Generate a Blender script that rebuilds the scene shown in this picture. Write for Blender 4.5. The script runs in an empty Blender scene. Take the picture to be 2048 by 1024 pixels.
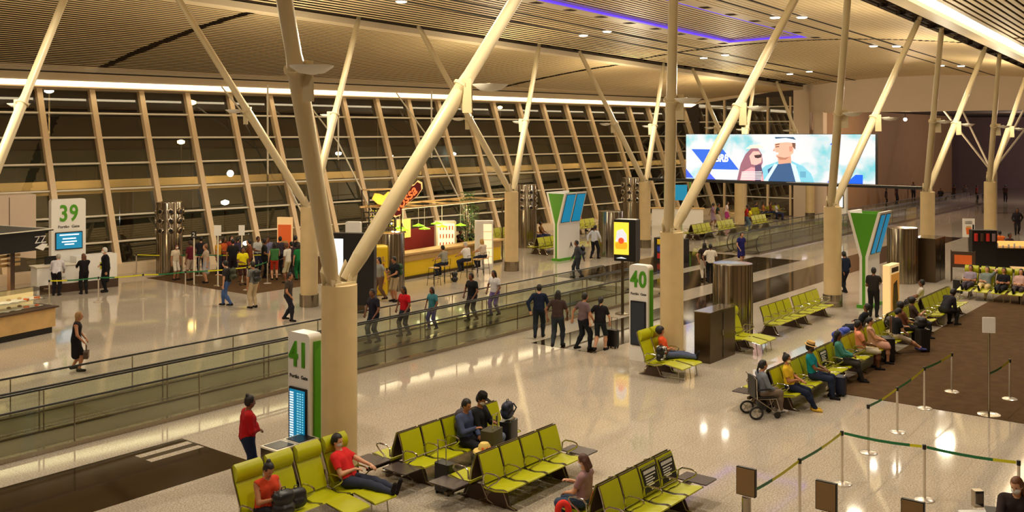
import bpy, bmesh, math, random
import numpy as np
from mathutils import Vector, Matrix, Euler
random.seed(7)
C = bpy.context.scene.collection
PI = math.pi
R = math.radians

# ---------------------------------------------------------------- camera
F_PX, EYE, HOR = 1976.0, 6.5, 268.0          # focal length in pixels, eye height, horizon row
TH = R(38.4); ct, st = math.cos(TH), math.sin(TH)
cam_d = bpy.data.cameras.new('camera'); cam = bpy.data.objects.new('camera', cam_d); C.objects.link(cam)
cam.location = (0, 0, EYE); cam.rotation_euler = (PI / 2, 0, TH - PI / 2)
cam_d.sensor_width = 36; cam_d.lens = F_PX / 2048 * 36; cam_d.shift_y = -(512 - HOR) / 2048
cam_d.clip_end = 600
bpy.context.scene.camera = cam
def G(px, py, z=0.0):                         # floor point (or height z) seen at a photo pixel
    d = F_PX * (EYE - z) / (py - HOR); u = (px - 1024) / F_PX
    return d * (ct + u * st), d * (st - u * ct)

# ---------------------------------------------------------------- world, exposure
def col(r, g, b, a=1.0):
    f = lambda v: (v / 255 / 12.92) if v / 255 <= 0.04045 else ((v / 255 + 0.055) / 1.055) ** 2.4
    return (f(r), f(g), f(b), a)
W = bpy.data.worlds.new('night'); bpy.context.scene.world = W; W.use_nodes = True
W.node_tree.nodes['Background'].inputs[0].default_value = col(92, 70, 48)
W.node_tree.nodes['Background'].inputs[1].default_value = 0.25
sc = bpy.context.scene
sc.view_settings.view_transform = 'Standard'; sc.view_settings.look = 'None'
sc.view_settings.gamma = 1; sc.view_settings.use_curve_mapping = False
sc.view_settings.exposure = 0.0
sc.cycles.max_bounces = 7; sc.cycles.diffuse_bounces = 3; sc.cycles.glossy_bounces = 3
sc.cycles.transparent_max_bounces = 16; sc.cycles.transmission_bounces = 4
sc.cycles.sample_clamp_indirect = 4.0; sc.cycles.caustics_reflective = False; sc.cycles.caustics_refractive = False

# ---------------------------------------------------------------- lamps of the hall, plus added fill lamps
WARM = (1.0, 0.88, 0.70)
def lamp(kind, loc, power, color=WARM, size=0.3, rot=None, spot=None, size_y=None, spread=None):
    l = bpy.data.lights.new('lamp_light', kind); l.energy = power; l.color = color
    if kind == 'AREA':
        l.shape = 'RECTANGLE' if size_y else 'DISK'; l.size = size
        if size_y: l.size_y = size_y
        if spread: l.spread = spread
    else: l.shadow_soft_size = size
    if kind == 'SPOT': l.spot_size = spot or R(110); l.spot_blend = 0.6
    o = bpy.data.objects.new('lamp_light', l); C.objects.link(o); o.location = loc
    if rot: o.rotation_euler = rot
    return o
COLX = [12.2 + 12.3 * k for k in range(6)]
YN, YF = 13.7, 29.2                           # near and far row of columns
ze = lambda X: 11.45 - 0.027 * (X - 25)       # ceiling height along the two joints
yjf = lambda X: 31.16 - 0.03 * (X - 30.6)     # far joint
yjn = lambda X: YN - (2.55 - 0.03 * (X - 20)) # near joint
def zcen(X, Y): return ze(X) + 0.65 * (1 - ((Y - 21.5) / 9.6) ** 2)
SPOTS = []
for X in (2.4, 15.1, 27.8, 40.5, 53.2, 66.0):
    for Y in (27.6, 26.2, 17.6, 16.4): SPOTS.append((X, Y))
K = 1.0
for X, Y in SPOTS:
    lamp('SPOT', (X, Y, zcen(X, Y) - 0.12), 640 * K, (1, .91, .74), 0.14, spot=R(150))
for X in COLX[:5]:
    for Y, s in ((YN, -1), (YF, 1)):          # the uplights carried by the column arms
        lamp('POINT', (X, Y + 0.8 * s, 8.0), ((380 if X < 45 else 520) if s < 0 else (680 if X < 45 else 700)) * K, (1, .87, .60), 0.35)
for X in (4, 16, 28, 40, 52, 64):             # downlights over the gate lounges
    lamp('SPOT', (X + 10.5, 10.0, 10.9), 1350 * K, (1, .90, .76), 0.06, spot=R(110))
    lamp('SPOT', (X + 4, 4.6, 10.4), 900 * K, (1, .90, .76), 0.06, spot=R(130))
    lamp('SPOT', (X + 8, 36.5, 10.2), 750 * K, (1, .88, .72), 0.2, spot=R(150))
lamp('POINT', (84, 24, 6.5), 900, (1, .75, .5), 0.3); lamp('POINT', (104, 20, 6.5), 900, (1, .8, .65), 0.3)  # fill lamps without fixtures, added to brighten the hall past the bulkhead
lamp('POINT', (98, 6, 6.5), 1100, (.95, .8, .85), 0.3); lamp('POINT', (118, 12, 6), 1100, (.95, .8, .85), 0.3)  # more added fill for the same hall, cooler in colour

# ---------------------------------------------------------------- materials
MATS = {}
def mat(name, c, rough=0.5, metal=0.0, var=0.06, scale=6.0, spec=0.5, emit=None, estr=0.0, bump=0.0, coat=0.0, alpha=1.0):
    if name in MATS: return MATS[name]
    m = bpy.data.materials.new(name); m.use_nodes = True; nt = m.node_tree; b = nt.nodes['Principled BSDF']
    tc = nt.nodes.new('ShaderNodeTexCoord'); nz = nt.nodes.new('ShaderNodeTexNoise')
    nz.inputs['Scale'].default_value = scale; nz.inputs['Detail'].default_value = 3
    nt.links.new(tc.outputs['Object'], nz.inputs['Vector'])
    mx = nt.nodes.new('ShaderNodeMix'); mx.data_type = 'RGBA'
    lo = tuple(max(0, v * (1 - var * 1.6)) for v in c[:3]) + (1,); hi = tuple(min(1, v * (1 + var)) for v in c[:3]) + (1,)
    mx.inputs['A'].default_value = lo; mx.inputs['B'].default_value = hi
    nt.links.new(nz.outputs['Fac'], mx.inputs['Factor']); nt.links.new(mx.outputs['Result'], b.inputs['Base Color'])
    b.inputs['Roughness'].default_value = rough; b.inputs['Metallic'].default_value = metal
    b.inputs['Specular IOR Level'].default_value = spec; b.inputs['Coat Weight'].default_value = coat
    if emit: b.inputs['Emission Color'].default_value = emit; b.inputs['Emission Strength'].default_value = estr
    if bump:
        bp = nt.nodes.new('ShaderNodeBump'); bp.inputs['Strength'].default_value = bump
        nt.links.new(nz.outputs['Fac'], bp.inputs['Height']); nt.links.new(bp.outputs['Normal'], b.inputs['Normal'])
    if alpha < 1: b.inputs['Alpha'].default_value = alpha
    MATS[name] = m; return m
def glow(name, c, s):
    if name in MATS: return MATS[name]
    m = bpy.data.materials.new(name); m.use_nodes = True; nt = m.node_tree; b = nt.nodes['Principled BSDF']
    b.inputs['Base Color'].default_value = c; b.inputs['Emission Color'].default_value = c; b.inputs['Emission Strength'].default_value = s
    MATS[name] = m; return m
def glassmat(name, tint, ior=1.5, gl=(1, 1, 1, 1), rough=0.0, add=0.0):
    m = bpy.data.materials.new(name); m.use_nodes = True; nt = m.node_tree; nt.nodes.clear()
    o = nt.nodes.new('ShaderNodeOutputMaterial'); t = nt.nodes.new('ShaderNodeBsdfTransparent'); g = nt.nodes.new('ShaderNodeBsdfGlossy')
    lw = nt.nodes.new('ShaderNodeLayerWeight'); lw.inputs[0].default_value = .5; f = nt.nodes.new('ShaderNodeMath'); f.operation = 'POWER'; f.inputs[1].default_value = 4.5
    nt.links.new(lw.outputs['Facing'], f.inputs[0]); mx = nt.nodes.new('ShaderNodeMixShader'); add += .04
    t.inputs[0].default_value = tint; g.inputs['Color'].default_value = gl; g.inputs['Roughness'].default_value = rough
    ad = nt.nodes.new('ShaderNodeMath'); ad.operation = 'ADD'; ad.inputs[1].default_value = add; ad.use_clamp = True
    nt.links.new(f.outputs[0], ad.inputs[0]); nt.links.new(ad.outputs[0], mx.inputs[0])
    nt.links.new(t.outputs[0], mx.inputs[1]); nt.links.new(g.outputs[0], mx.inputs[2]); nt.links.new(mx.outputs[0], o.inputs[0])
    MATS[name] = m; return m
def stone(name, c1, c2, joint, tile, rough, jw=0.006, speck=60.0, jstr=0.6):
    """polished stone: speckle + large tiles with thin joints (object coordinates)"""
    m = bpy.data.materials.new(name); m.use_nodes = True; nt = m.node_tree; b = nt.nodes['Principled BSDF']
    tc = nt.nodes.new('ShaderNodeTexCoord')
    n1 = nt.nodes.new('ShaderNodeTexNoise'); n1.inputs['Scale'].default_value = speck; n1.inputs['Detail'].default_value = 2
    n2 = nt.nodes.new('ShaderNodeTexNoise'); n2.inputs['Scale'].default_value = 0.7; n2.inputs['Detail'].default_value = 4
    br = nt.nodes.new('ShaderNodeTexBrick'); br.offset = 0.0
    br.inputs['Scale'].default_value = 1; br.inputs['Brick Width'].default_value = tile; br.inputs['Row Height'].default_value = tile
    br.inputs['Mortar Size'].default_value = jw; br.inputs['Mortar Smooth'].default_value = 0.2
    br.inputs['Color1'].default_value = (1, 1, 1, 1); br.inputs['Color2'].default_value = (.94, .94, .93, 1); br.inputs['Mortar'].default_value = joint
    for n in (n1, n2, br): nt.links.new(tc.outputs['Object'], n.inputs['Vector'])
    cr = nt.nodes.new('ShaderNodeValToRGB'); cr.color_ramp.elements[0].position = .36; cr.color_ramp.elements[1].position = .62
    cr.color_ramp.elements[0].color = c2; cr.color_ramp.elements[1].color = c1
    nt.links.new(n1.outputs['Fac'], cr.inputs[0])
    m1 = nt.nodes.new('ShaderNodeMix'); m1.data_type = 'RGBA'; m1.blend_type = 'MULTIPLY'; m1.inputs['Factor'].default_value = jstr
    nt.links.new(cr.outputs[0], m1.inputs['A']); nt.links.new(br.outputs['Color'], m1.inputs['B'])
    m2 = nt.nodes.new('ShaderNodeMix'); m2.data_type = 'RGBA'; m2.blend_type = 'MULTIPLY'; m2.inputs['Factor'].default_value = 0.22
    nt.links.new(m1.outputs['Result'], m2.inputs['A']); nt.links.new(n2.outputs['Fac'], m2.inputs['B'])
    nt.links.new(m2.outputs['Result'], b.inputs['Base Color']); b.inputs['Roughness'].default_value = rough
    mr = nt.nodes.new('ShaderNodeMapRange'); mr.inputs['To Min'].default_value = rough * .7; mr.inputs['To Max'].default_value = rough * 1.5
    nt.links.new(n2.outputs['Fac'], mr.inputs['Value']); nt.links.new(mr.outputs[0], b.inputs['Roughness'])
    MATS[name] = m; return m
M = MATS
stone('granite', col(212, 200, 182), col(166, 150, 130), (.66, .62, .56, 1), 1.0, 0.05, speck=34)
stone('dark_granite', col(52, 36, 18), col(38, 26, 12), (1, 1, .95, 1), 2.0, 0.07, jstr=0.0)
M['carpet'] = mat('carpet', col(86, 64, 40), 0.95, var=.25, scale=3.0, spec=.1)
M['slat'] = mat('slat', col(240, 212, 164), 0.5, var=.04)
M['plenum'] = mat('plenum', col(66, 48, 28), 0.9)
M['void'] = mat('void', col(44, 32, 24), 0.9)
M['panel'] = mat('panel', col(228, 206, 172), 0.5, var=.03)
M['wall'] = mat('wall', col(222, 200, 176), 0.7, var=.03, scale=1)
M['tanwall'] = mat('tanwall', col(158, 122, 84), 0.7, var=.08, scale=1)
M['mauve'] = mat('mauve', col(128, 104, 104), 0.8, var=.06, scale=1)
M['concrete'] = mat('concrete', col(216, 190, 140), 0.6, var=.10, scale=2.2, bump=.05)
M['white_steel'] = mat('white_steel', col(232, 222, 200), 0.35, var=.02)
M['arm_paint'] = mat('arm_paint', col(204, 186, 148), 0.35, var=.03)
M['mullion'] = mat('mullion', col(228, 200, 158), 0.4, var=.03)
M['steel'] = mat('steel', col(176, 166, 150), 0.18, 1.0, var=.08, scale=20)
M['dark_steel'] = mat('dark_steel', col(110, 96, 78), 0.28, 1.0, var=.1)
M['chrome'] = mat('chrome', col(196, 190, 180), 0.12, 1.0, var=.02)
M['post_steel'] = mat('post_steel', col(226, 216, 200), .28, .75, var=.03)
M['rubber'] = mat('rubber', col(26, 22, 20), 0.45, var=.05)
M['black'] = mat('black', col(22, 20, 20), 0.4, var=.05)
M['white'] = mat('white', col(235, 230, 222), 0.4, var=.02)
M['lime'] = mat('lime', col(178, 178, 8), 0.36, var=.05, scale=9)
M['leaf'] = mat('leaf', col(66, 110, 30), 0.5, var=.4, scale=20)
M['green'] = mat('green', col(76, 150, 20), 0.4, var=.03)
M['dkgreen'] = mat('dkgreen', col(28, 110, 60), 0.5, var=.03)
M['beltyellow'] = mat('beltyellow', col(206, 200, 20), 0.5, var=.03)
M['yellow'] = mat('yellow', col(238, 200, 24), 0.4, var=.03)
M['wood'] = mat('wood', col(206, 168, 108), 0.5, var=.18, scale=3)
M['brown'] = mat('brown', col(70, 48, 32), 0.5)
M['navy'] = mat('navy', col(24, 30, 56), 0.5)
M['red'] = mat('red', col(196, 40, 30), 0.5)
M['orange'] = mat('orange', col(232, 110, 40), 0.5)
M['blue'] = mat('blue', col(36, 60, 170), 0.5)
glow('cove_light', (1, .82, .54, 1), 4.5)
glow('led_purple', (.08, .03, 1, 1), 1.6)
glow('spot_light', (1, .92, .78, 1), 30.0)
glow('screen_blue', col(10, 118, 158), 0.75)
glow('screen_white', col(226, 238, 244), 1.0)
glow('screen_dark', col(30, 36, 44), 0.25)
glassmat('window_glass', (.62, .62, .58, 1), 1.5, add=.05)
glassmat('balustrade_glass', (.955, .97, .935, 1), 1.45, add=.0)
glassmat('case_glass', (.95, .96, .94, 1), 1.45)

# ---------------------------------------------------------------- mesh helpers
class MB:
    def __init__(s): s.v = []; s.f = []; s.m = []; s.k = 0
    def mi(s, k): s.k = k; return s
    def add(s, vs, fs, k=None):
        n = len(s.v); s.v.extend([tuple(p) for p in vs]); s.f.extend([tuple(i + n for i in f) for f in fs]); s.m.extend([s.k if k is None else k] * len(fs)); return s
    def box(s, c, d, rot=None, k=None):
        x, y, z = d[0] / 2, d[1] / 2, d[2] / 2
        vs = [Vector((a * x, b * y, e * z)) for a in (-1, 1) for b in (-1, 1) for e in (-1, 1)]
        if rot is not None:
            m = rot if isinstance(rot, Matrix) else Euler(rot).to_matrix(); vs = [m @ v for v in vs]
        vs = [v + Vector(c) for v in vs]
        return s.add(vs, [(0, 1, 3, 2), (4, 6, 7, 5), (0, 4, 5, 1), (2, 3, 7, 6), (0, 2, 6, 4), (1, 5, 7, 3)], k)
    def rbox(s, c, d, r=0.02, rot=None, k=None, ax=2):
        """box with rounded vertical edges (ax: axis the round edges run along)"""
        a, b = [i for i in range(3) if i != ax]; pts = []
        for q, (sx, sy) in enumerate(((1, 1), (-1, 1), (-1, -1), (1, -1))):
            for j in range(4):
                t = (q + j / 3) * PI / 2
                pts.append((sx * (d[a] / 2 - r) + r * math.cos(t), sy * (d[b] / 2 - r) + r * math.sin(t)))
        vs = []
        for e in (-1, 1):
            for p in pts:
                w = [0, 0, 0]; w[a] = p[0]; w[b] = p[1]; w[ax] = e * d[ax] / 2; vs.append(Vector(w))
        if rot is not None: m = Euler(rot).to_matrix(); vs = [m @ v for v in vs]
        vs = [v + Vector(c) for v in vs]; n = len(pts)
        fs = [tuple(range(n - 1, -1, -1)), tuple(range(n, 2 * n))] + [(i, (i + 1) % n, n + (i + 1) % n, n + i) for i in range(n)]
        return s.add(vs, fs, k)
    def cyl(s, a, b, r0, r1=None, n=12, k=None, cap=True):
        a, b = Vector(a), Vector(b); r1 = r0 if r1 is None else r1; d = (b - a)
        if d.length < 1e-6: return s
        q = d.to_track_quat('Z', 'Y').to_matrix(); vs = []
        for p, r in ((a, r0), (b, r1)):
            for i in range(n): t = 2 * PI * i / n; vs.append(p + q @ Vector((r * math.cos(t), r * math.sin(t), 0)))
        fs = [(i, (i + 1) % n, n + (i + 1) % n, n + i) for i in range(n)]
        if cap: fs += [tuple(range(n - 1, -1, -1)), tuple(range(n, 2 * n))]
        return s.add(vs, fs, k)
    def tube(s, pts, r, n=8, k=None, closed=False):
        pts = [Vector(p) for p in pts]; N = len(pts); rs = r if isinstance(r, (list, tuple)) else [r] * N; vs = []; up = None
        for i, p in enumerate(pts):
            if closed: d = pts[(i + 1) % N] - pts[i - 1]
            else: d = pts[min(i + 1, N - 1)] - pts[max(i - 1, 0)]
            d.normalize()
            if up is None: up = Vector((0, 0, 1)) if abs(d.z) < .9 else Vector((1, 0, 0))
            x = d.cross(up).normalized(); y = x.cross(d).normalized(); up = y
            for j in range(n): t = 2 * PI * j / n; vs.append(p + x * (rs[i] * math.cos(t)) + y * (rs[i] * math.sin(t)))
        fs = []
        for i in range(N if closed else N - 1):
            a, b = i * n, ((i + 1) % N) * n
            fs += [(a + j, a + (j + 1) % n, b + (j + 1) % n, b + j) for j in range(n)]
        if not closed: fs += [tuple(range(n - 1, -1, -1)), tuple(range((N - 1) * n, N * n))]
        return s.add(vs, fs, k)
    def lathe(s, prof, n=24, c=(0, 0, 0), k=None):
        vs = []; P = len(prof)
        for r, z in prof:
            for i in range(n): t = 2 * PI * i / n; vs.append((c[0] + r * math.cos(t), c[1] + r * math.sin(t), c[2] + z))
        fs = [(a * n + i, a * n + (i + 1) % n, (a + 1) * n + (i + 1) % n, (a + 1) * n + i) for a in range(P - 1) for i in range(n)]
        fs += [tuple(range(n - 1, -1, -1)), tuple(range((P - 1) * n, P * n))]
        return s.add(vs, fs, k)
    def prism(s, poly, h0, h1, plane='xz', k=None):
        """closed 2-D outline given thickness: plane xz -> extruded along y, xy -> z, yz -> x"""
        n = len(poly); vs = []
        for h in (h0, h1):
            for a, b in poly: vs.append({'xz': (a, h, b), 'xy': (a, b, h), 'yz': (h, a, b)}[plane])
        fs = [tuple(range(n - 1, -1, -1)), tuple(range(n, 2 * n))] + [(i, (i + 1) % n, n + (i + 1) % n, n + i) for i in range(n)]
        return s.add(vs, fs, k)
    def grid(s, rows, k=None):
        n = len(rows[0]); vs = [p for r in rows for p in r]
        return s.add(vs, [(i * n + j, i * n + j + 1, (i + 1) * n + j + 1, (i + 1) * n + j) for i in range(len(rows) - 1) for j in range(n - 1)], k)
    def slab(s, rows, t, k=None):
        """grid surface thickened upward by t"""
        n = len(rows[0]); m = len(rows); s.grid(rows, k); s.grid([[(p[0], p[1], p[2] + t) for p in r] for r in rows], k)
        a = [p for p in rows[0]]; b = [p for p in rows[-1]]; c = [r[0] for r in rows]; d = [r[-1] for r in rows]
        for e in (a, b, c, d): s.grid([e, [(p[0], p[1], p[2] + t) for p in e]], k)
        return s
    def mesh(s, name, mats, smooth=False):
        me = bpy.data.meshes.new(name); me.from_pydata(s.v, [], s.f)
        for m in (mats if isinstance(mats, (list, tuple)) else [mats]): me.materials.append(m if not isinstance(m, str) else M[m])
        me.polygons.foreach_set('material_index', s.m)
        bm = bmesh.new(); bm.from_mesh(me); bmesh.ops.recalc_face_normals(bm, faces=bm.faces); bm.to_mesh(me); bm.free()
        if smooth:
            me.polygons.foreach_set('use_smooth', [True] * len(me.polygons))
            try: me.set_sharp_from_angle(angle=R(40))
            except Exception: pass
        return me
    def build(s, name, mats, parent=None, smooth=False, label=None):
        o = bpy.data.objects.new(name, s.mesh(name, mats, smooth)); C.objects.link(o)
        if parent: o.parent = parent
        if label: o['label'] = label
        return o
def tag(o, label, cat, group=None, kind=None):
    o['label'] = label
    if cat: o['category'] = cat
    if group: o['group'] = group
    if kind: o['kind'] = kind
    return o
def thing(name, label, cat, loc=(0, 0, 0), rz=0.0, group=None):
    o = bpy.data.objects.new(name, None); C.objects.link(o); o.empty_display_size = .2
    o.location = loc; o.rotation_euler = (0, 0, R(rz)); return tag(o, label, cat, group)
def struct(o): o['kind'] = 'structure'; return o
def dup(root, loc=None, rz=None, label=None, group=None):
    r = root.copy(); C.objects.link(r)
    if loc is not None: r.location = loc
    if rz is not None: r.rotation_euler = (0, 0, R(rz))
    if label: r['label'] = label
    if group: r['group'] = group
    def kids(a, b):
        for ch in list(a.children):
            c = ch.copy(); C.objects.link(c); c.parent = b; kids(ch, c)
    kids(root, r); return r
_tc = {}
def text(name, body, size, m, parent, loc, rot=(PI / 2, 0, 0), ext=0.004, bold=0.0, align='CENTER', shear=0.0, space=1.0):
    cu = bpy.data.curves.new('t', 'FONT'); cu.body = body; cu.size = size; cu.extrude = ext; cu.offset = bold; cu.align_x = align; cu.resolution_u = 3; cu.shear = shear; cu.space_character = space
    t = bpy.data.objects.new('t', cu); C.objects.link(t); bpy.context.view_layer.update()
    me = bpy.data.meshes.new_from_object(t.evaluated_get(bpy.context.evaluated_depsgraph_get())); bpy.data.objects.remove(t)
    me.materials.clear(); me.materials.append(M[m] if isinstance(m, str) else m)
    o = bpy.data.objects.new(name, me); C.objects.link(o); o.parent = parent; o.location = loc; o.rotation_euler = rot
    return o
_mc = {}
def cached(key, fn):
    if key not in _mc: _mc[key] = fn()
    return _mc[key]
def put(name, me, parent, loc=(0, 0, 0), rz=0.0, label=None):
    o = bpy.data.objects.new(name, me); C.objects.link(o); o.parent = parent; o.location = loc; o.rotation_euler = (0, 0, rz)
    if label: o['label'] = label
    return o
# ================================================================ THE SETTING
X0, X1 = -14.0, 75.0
wallY = lambda X, z=0.0: 43.2 - 0.118 * (X - 25) + 0.38 * z      # glazed wall leans outward
# floor
fl = MB().box((60, 12, -.1), (160, 70, .2)).build('floor', 'granite'); struct(fl)
def inlay(x0, x1, y0, y1, m, h=.004):
    return struct(MB().box(((x0 + x1) / 2, (y0 + y1) / 2, h / 2), (x1 - x0, y1 - y0, h)).build('floor', m))
inlay(-14, 12.15, 16.2, 18.62, 'dark_granite'); inlay(24.45, 66, 16.3, 18.62, 'dark_granite')
inlay(36.5, 49, 19.9, 22.4, 'dark_granite'); inlay(36.5, 49, 23.2, 26.6, 'dark_granite')
inlay(24.5, 70, -9, 9.3, 'carpet', .012); inlay(24.7, 36.5, 33.2, 40.6, 'carpet', .012)
# pale bars on the dark granite, painting in reflections of the cove lamps
inlay(10.9, 12.1, 18.15, 18.35, 'granite', .006); inlay(10.9, 12.1, 17.75, 17.95, 'granite', .006)
# ---- ceilings (slats run along the hall)
BRK = [X0, 24.0, 24.5, 49.9, 50.4, X1]
def slats(yfun, zfun, n, w, h, name, m='slat', brk=BRK, skip=None):
    b = MB()
    for i in range(n):
        t = (i + .5) / n
        for a, e in ((brk[0], brk[1]), (brk[2], brk[3]), (brk[4], brk[5])):
            jit = random.uniform(-.06, .06)
            a2, e2 = a + (jit if a > X0 else 0), e + (jit if e < X1 else 0)
            xs = np.linspace(a2, e2, 4)
            for xa, xb in zip(xs[:-1], xs[1:]):
                ya, yb = yfun(xa, t), yfun(xb, t)
                if skip and skip((xa + xb) / 2, (ya + yb) / 2): continue
                za, zb = zfun(xa, ya), zfun(xb, yb)
                b.add([(xa, ya - w / 2, za), (xa, ya + w / 2, za), (xa, ya + w / 2, za + h), (xa, ya - w / 2, za + h),
                       (xb, yb - w / 2, zb), (xb, yb + w / 2, zb), (xb, yb + w / 2, zb + h), (xb, yb - w / 2, zb + h)],
                      [(0, 3, 2, 1), (4, 5, 6, 7), (0, 1, 5, 4), (1, 2, 6, 5), (2, 3, 7, 6), (3, 0, 4, 7)])
    o = b.build(name, m); struct(o); return o
def sheet(ya, yb, zf, name, m, xs=(X0, 0, 12, 24, 36, 50, 62, X1), ny=8, t=.06, up=0.0):
    rows = [[(x, ya(x) + (yb(x) - ya(x)) * j / ny, zf(x, ya(x) + (yb(x) - ya(x)) * j / ny) + up) for j in range(ny + 1)] for x in xs]
    return struct(MB().slab(rows, t).build(name, m))
# centre vault, with the recess in the middle
RC0, RC1, RCX = 19.5, 23.9, 49.0
yc0 = lambda x: yjn(x) + .35; yc1 = lambda x: yjf(x) - .45
inrec = lambda x, y: (RC0 - .75 < y < RC1 + .75 and x < RCX + .9)
slats(lambda x, t: yc0(x) + (yc1(x) - yc0(x)) * t, zcen, 60, .215, .010, 'ceiling', brk=[X0, 23.99, 24.01, 49.9, 50.35, X1], skip=inrec)
sheet(yc0, yc1, zcen, 'ceiling', 'plenum', ny=10, up=.3)
slats(lambda x, t: RC0 + (RC1 - RC0) * t, lambda x, y: zcen(x, y) + .16, 14, .19, .012, 'ceiling', brk=[X0, 10, 10.01, 30, 30.01, RCX])
fr = MB()                                                        # smooth frame round the recess, two rows of grilles
for xa, xb in ((X0, 10), (10, 30), (30, RCX + .9)):
    for ya, yb in ((RC0 - .75, RC0), (RC1, RC1 + .75)):
        fr.slab([[(x, y, zcen(x, y)) for y in (ya, yb)] for x in (xa, xb)], .2)
fr.slab([[(x, y, zcen(x, y)) for y in (RC0, (RC0 + RC1) / 2, RC1)] for x in (RCX, RCX + .9)], .2)
struct(fr.build('ceiling', 'panel'))
gv = MB()
for x in np.arange(20, 49, 2.4):
    for y in (RC0 - .4, RC1 + .38):
        for q in range(4): gv.box((x + q * .14, y, zcen(x, y) - .012), (.06, .42, .02))
tag(gv.build('air_grille', 'plenum'), 'rows of small air grilles along the frame of the violet ceiling recess', 'grille', kind='stuff')
led = MB()
for ya in (RC0 + .05, RC1 - .05):
    for xa, xb in ((X0, 10), (10, 30), (30, RCX)):
        led.slab([[(x, y, zcen(x, ya) + .02) for y in (ya - .07, ya + .07)] for x in (xa, xb)], .07)
led.slab([[(x, y, zcen(x, y) + .02) for y in (RC0, (RC0 + RC1) / 2, RC1)] for x in (RCX - .09, RCX - .02)], .07)
tag(led.build('led_strip', 'led_purple'), 'violet light strip running round the edge of the ceiling recess', 'light')
# dark service channels with the spot lamps
for y in (27.6, 26.2, 17.6, 16.4):
    b = MB()
    for xa, xb in ((X0, 10), (10, 30), (30, 50), (50, X1)):
        b.slab([[(x, yy, zcen(x, yy) - .012) for yy in (y - .09, y + .09)] for x in (xa, xb)], .02)
    struct(b.build('ceiling', 'void'))
for i, (x, y) in enumerate(SPOTS):
    if x < 27: continue
    z = zcen(x, y)
    t = thing('ceiling_spotlight', 'round ceiling spotlight in the %s slot, %s pair along the hall' % ({27.6: 'outermost far', 26.2: 'inner far', 17.6: 'inner near', 16.4: 'outermost near'}[y], {27.8: 'nearest', 40.5: 'second', 53.2: 'third', 66.0: 'farthest'}[x]), 'spotlight', (x, y, z), 0, 'ceiling spotlights')
    MB().lathe([(.24, -.05), (.24, .03), (.20, .03), (.20, -.05)], 16).build('ring', 'white', t)
    MB().lathe([(.19, -.075), (.2, -.045)], 16).build('lens', 'spot_light', t)
# joints: dark troughs beside each row of arm heads
for yj, s in ((yjf, 1), (yjn, -1)):
    rows = [[(x, yj(x) + s * q, ze(x) + .45) for q in (-.8, .9)] for x in (X0, 12, 30, 50, X1)]
    struct(MB().slab(rows, .08).build('ceiling', 'void'))
    b = MB()
    for x in np.arange(-10, 74, 2.4): b.box((x, yj(x), ze(x) + .3), (.12, 1.4, .16), k=0)
    struct(b.build('ceiling', 'void'))
# far side ceiling from the joint down to the cove above the glass
yl0 = lambda x: yjf(x) + .45; yl1 = lambda x: wallY(x, 8.65) - 2.0
def zleft(x, y):
    a, b = yl0(x), yl1(x); t = min(1, max(0, (y - a) / (b - a))); return ze(x) - .12 - (ze(x) - .12 - 9.4) * t ** 1.35
struct(MB().slab([[(x, yl0(x) + q, zleft(x, yl0(x) + q) - .03) for q in (0, .55)] for x in (X0, 12, 30, 50, X1)], .25).build('ceiling', 'panel'))
slats(lambda x, t: yl0(x) + .6 + (yl1(x) - yl0(x) - .6) * t, zleft, 44, .225, .010, 'ceiling')
sheet(yl0, yl1, zleft, 'ceiling', 'plenum', ny=12, up=.26)
# cove with the long lamp
xs = (X0, 0, 20, 40, 60, X1)
wt = lambda x: wallY(x, 8.65)
b = MB()
b.slab([[(x, wt(x) + .35, 8.60), (x, wt(x) - .55, 8.74)] for x in xs], .06)
b.slab([[(x, yl1(x) + .12, 9.38), (x, wt(x) - 1.0, 9.03)] for x in xs], .05)
b.slab([[(x, wt(x) + .35, 9.9), (x, yl1(x) - .02, 9.9)] for x in xs], .06)
b.grid([[(x, yl1(x), 9.4), (x, yl1(x), 9.9)] for x in xs]); b.grid([[(x, wt(x) + .35, 8.6), (x, wt(x) + .35, 9.9)] for x in xs])
struct(b.build('trim_1', 'panel'))
b = MB(); b.slab([[(x, wt(x) - .60, 8.80), (x, wt(x) - .98, 8.99)] for x in xs], .03)
tag(b.build('cove_lamp', 'cove_light'), 'long glowing cove lamp above the glass wall on the far side', 'light')
b = MB(); b.slab([[(x, yl1(x) - .12, 9.335), (x, yl1(x) - .02, 9.335)] for x in xs], .06); struct(b.build('trim_2', 'void'))
# near side: cove lamp and sloping ceiling over the near lounges
yr0 = lambda x: yjn(x) - .45
zn = lambda x: ze(x)
b = MB(); b.slab([[(x, yr0(x), zn(x) - .02), (x, yr0(x) - .55, zn(x) + .02)] for x in xs], .2); struct(b.build('trim_3', 'panel'))
b = MB(); b.slab([[(x, yr0(x) - .6, zn(x) + .16), (x, yr0(x) - 1.15, zn(x) + .2)] for x in xs], .04)
tag(b.build('cove_lamp', 'cove_light'), 'long glowing cove lamp crossing the upper right of the ceiling', 'light')
b = MB(); b.slab([[(x, yr0(x) - .55, zn(x) + .6), (x, yr0(x) - 1.4, zn(x) + .6)] for x in xs], .05)
b.slab([[(x, yr0(x) - 1.2, zn(x) + .12), (x, yr0(x) - 1.4, zn(x) + .12)] for x in xs], .5); struct(b.build('trim_4', 'panel'))
zr = lambda x, y: zn(x) + .15 - .0 * x - 2.2 * max(0, (yr0(x) - 1.4 - y) / 24) ** 1.3
slats(lambda x, t: yr0(x) - 1.4 + (-13 - yr0(x) + 1.4) * t, zr, 72, .19, .03, 'ceiling')
sheet(lambda x: yr0(x) - 1.4, lambda x: -13.0, zr, 'ceiling', 'plenum', up=.32)
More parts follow.
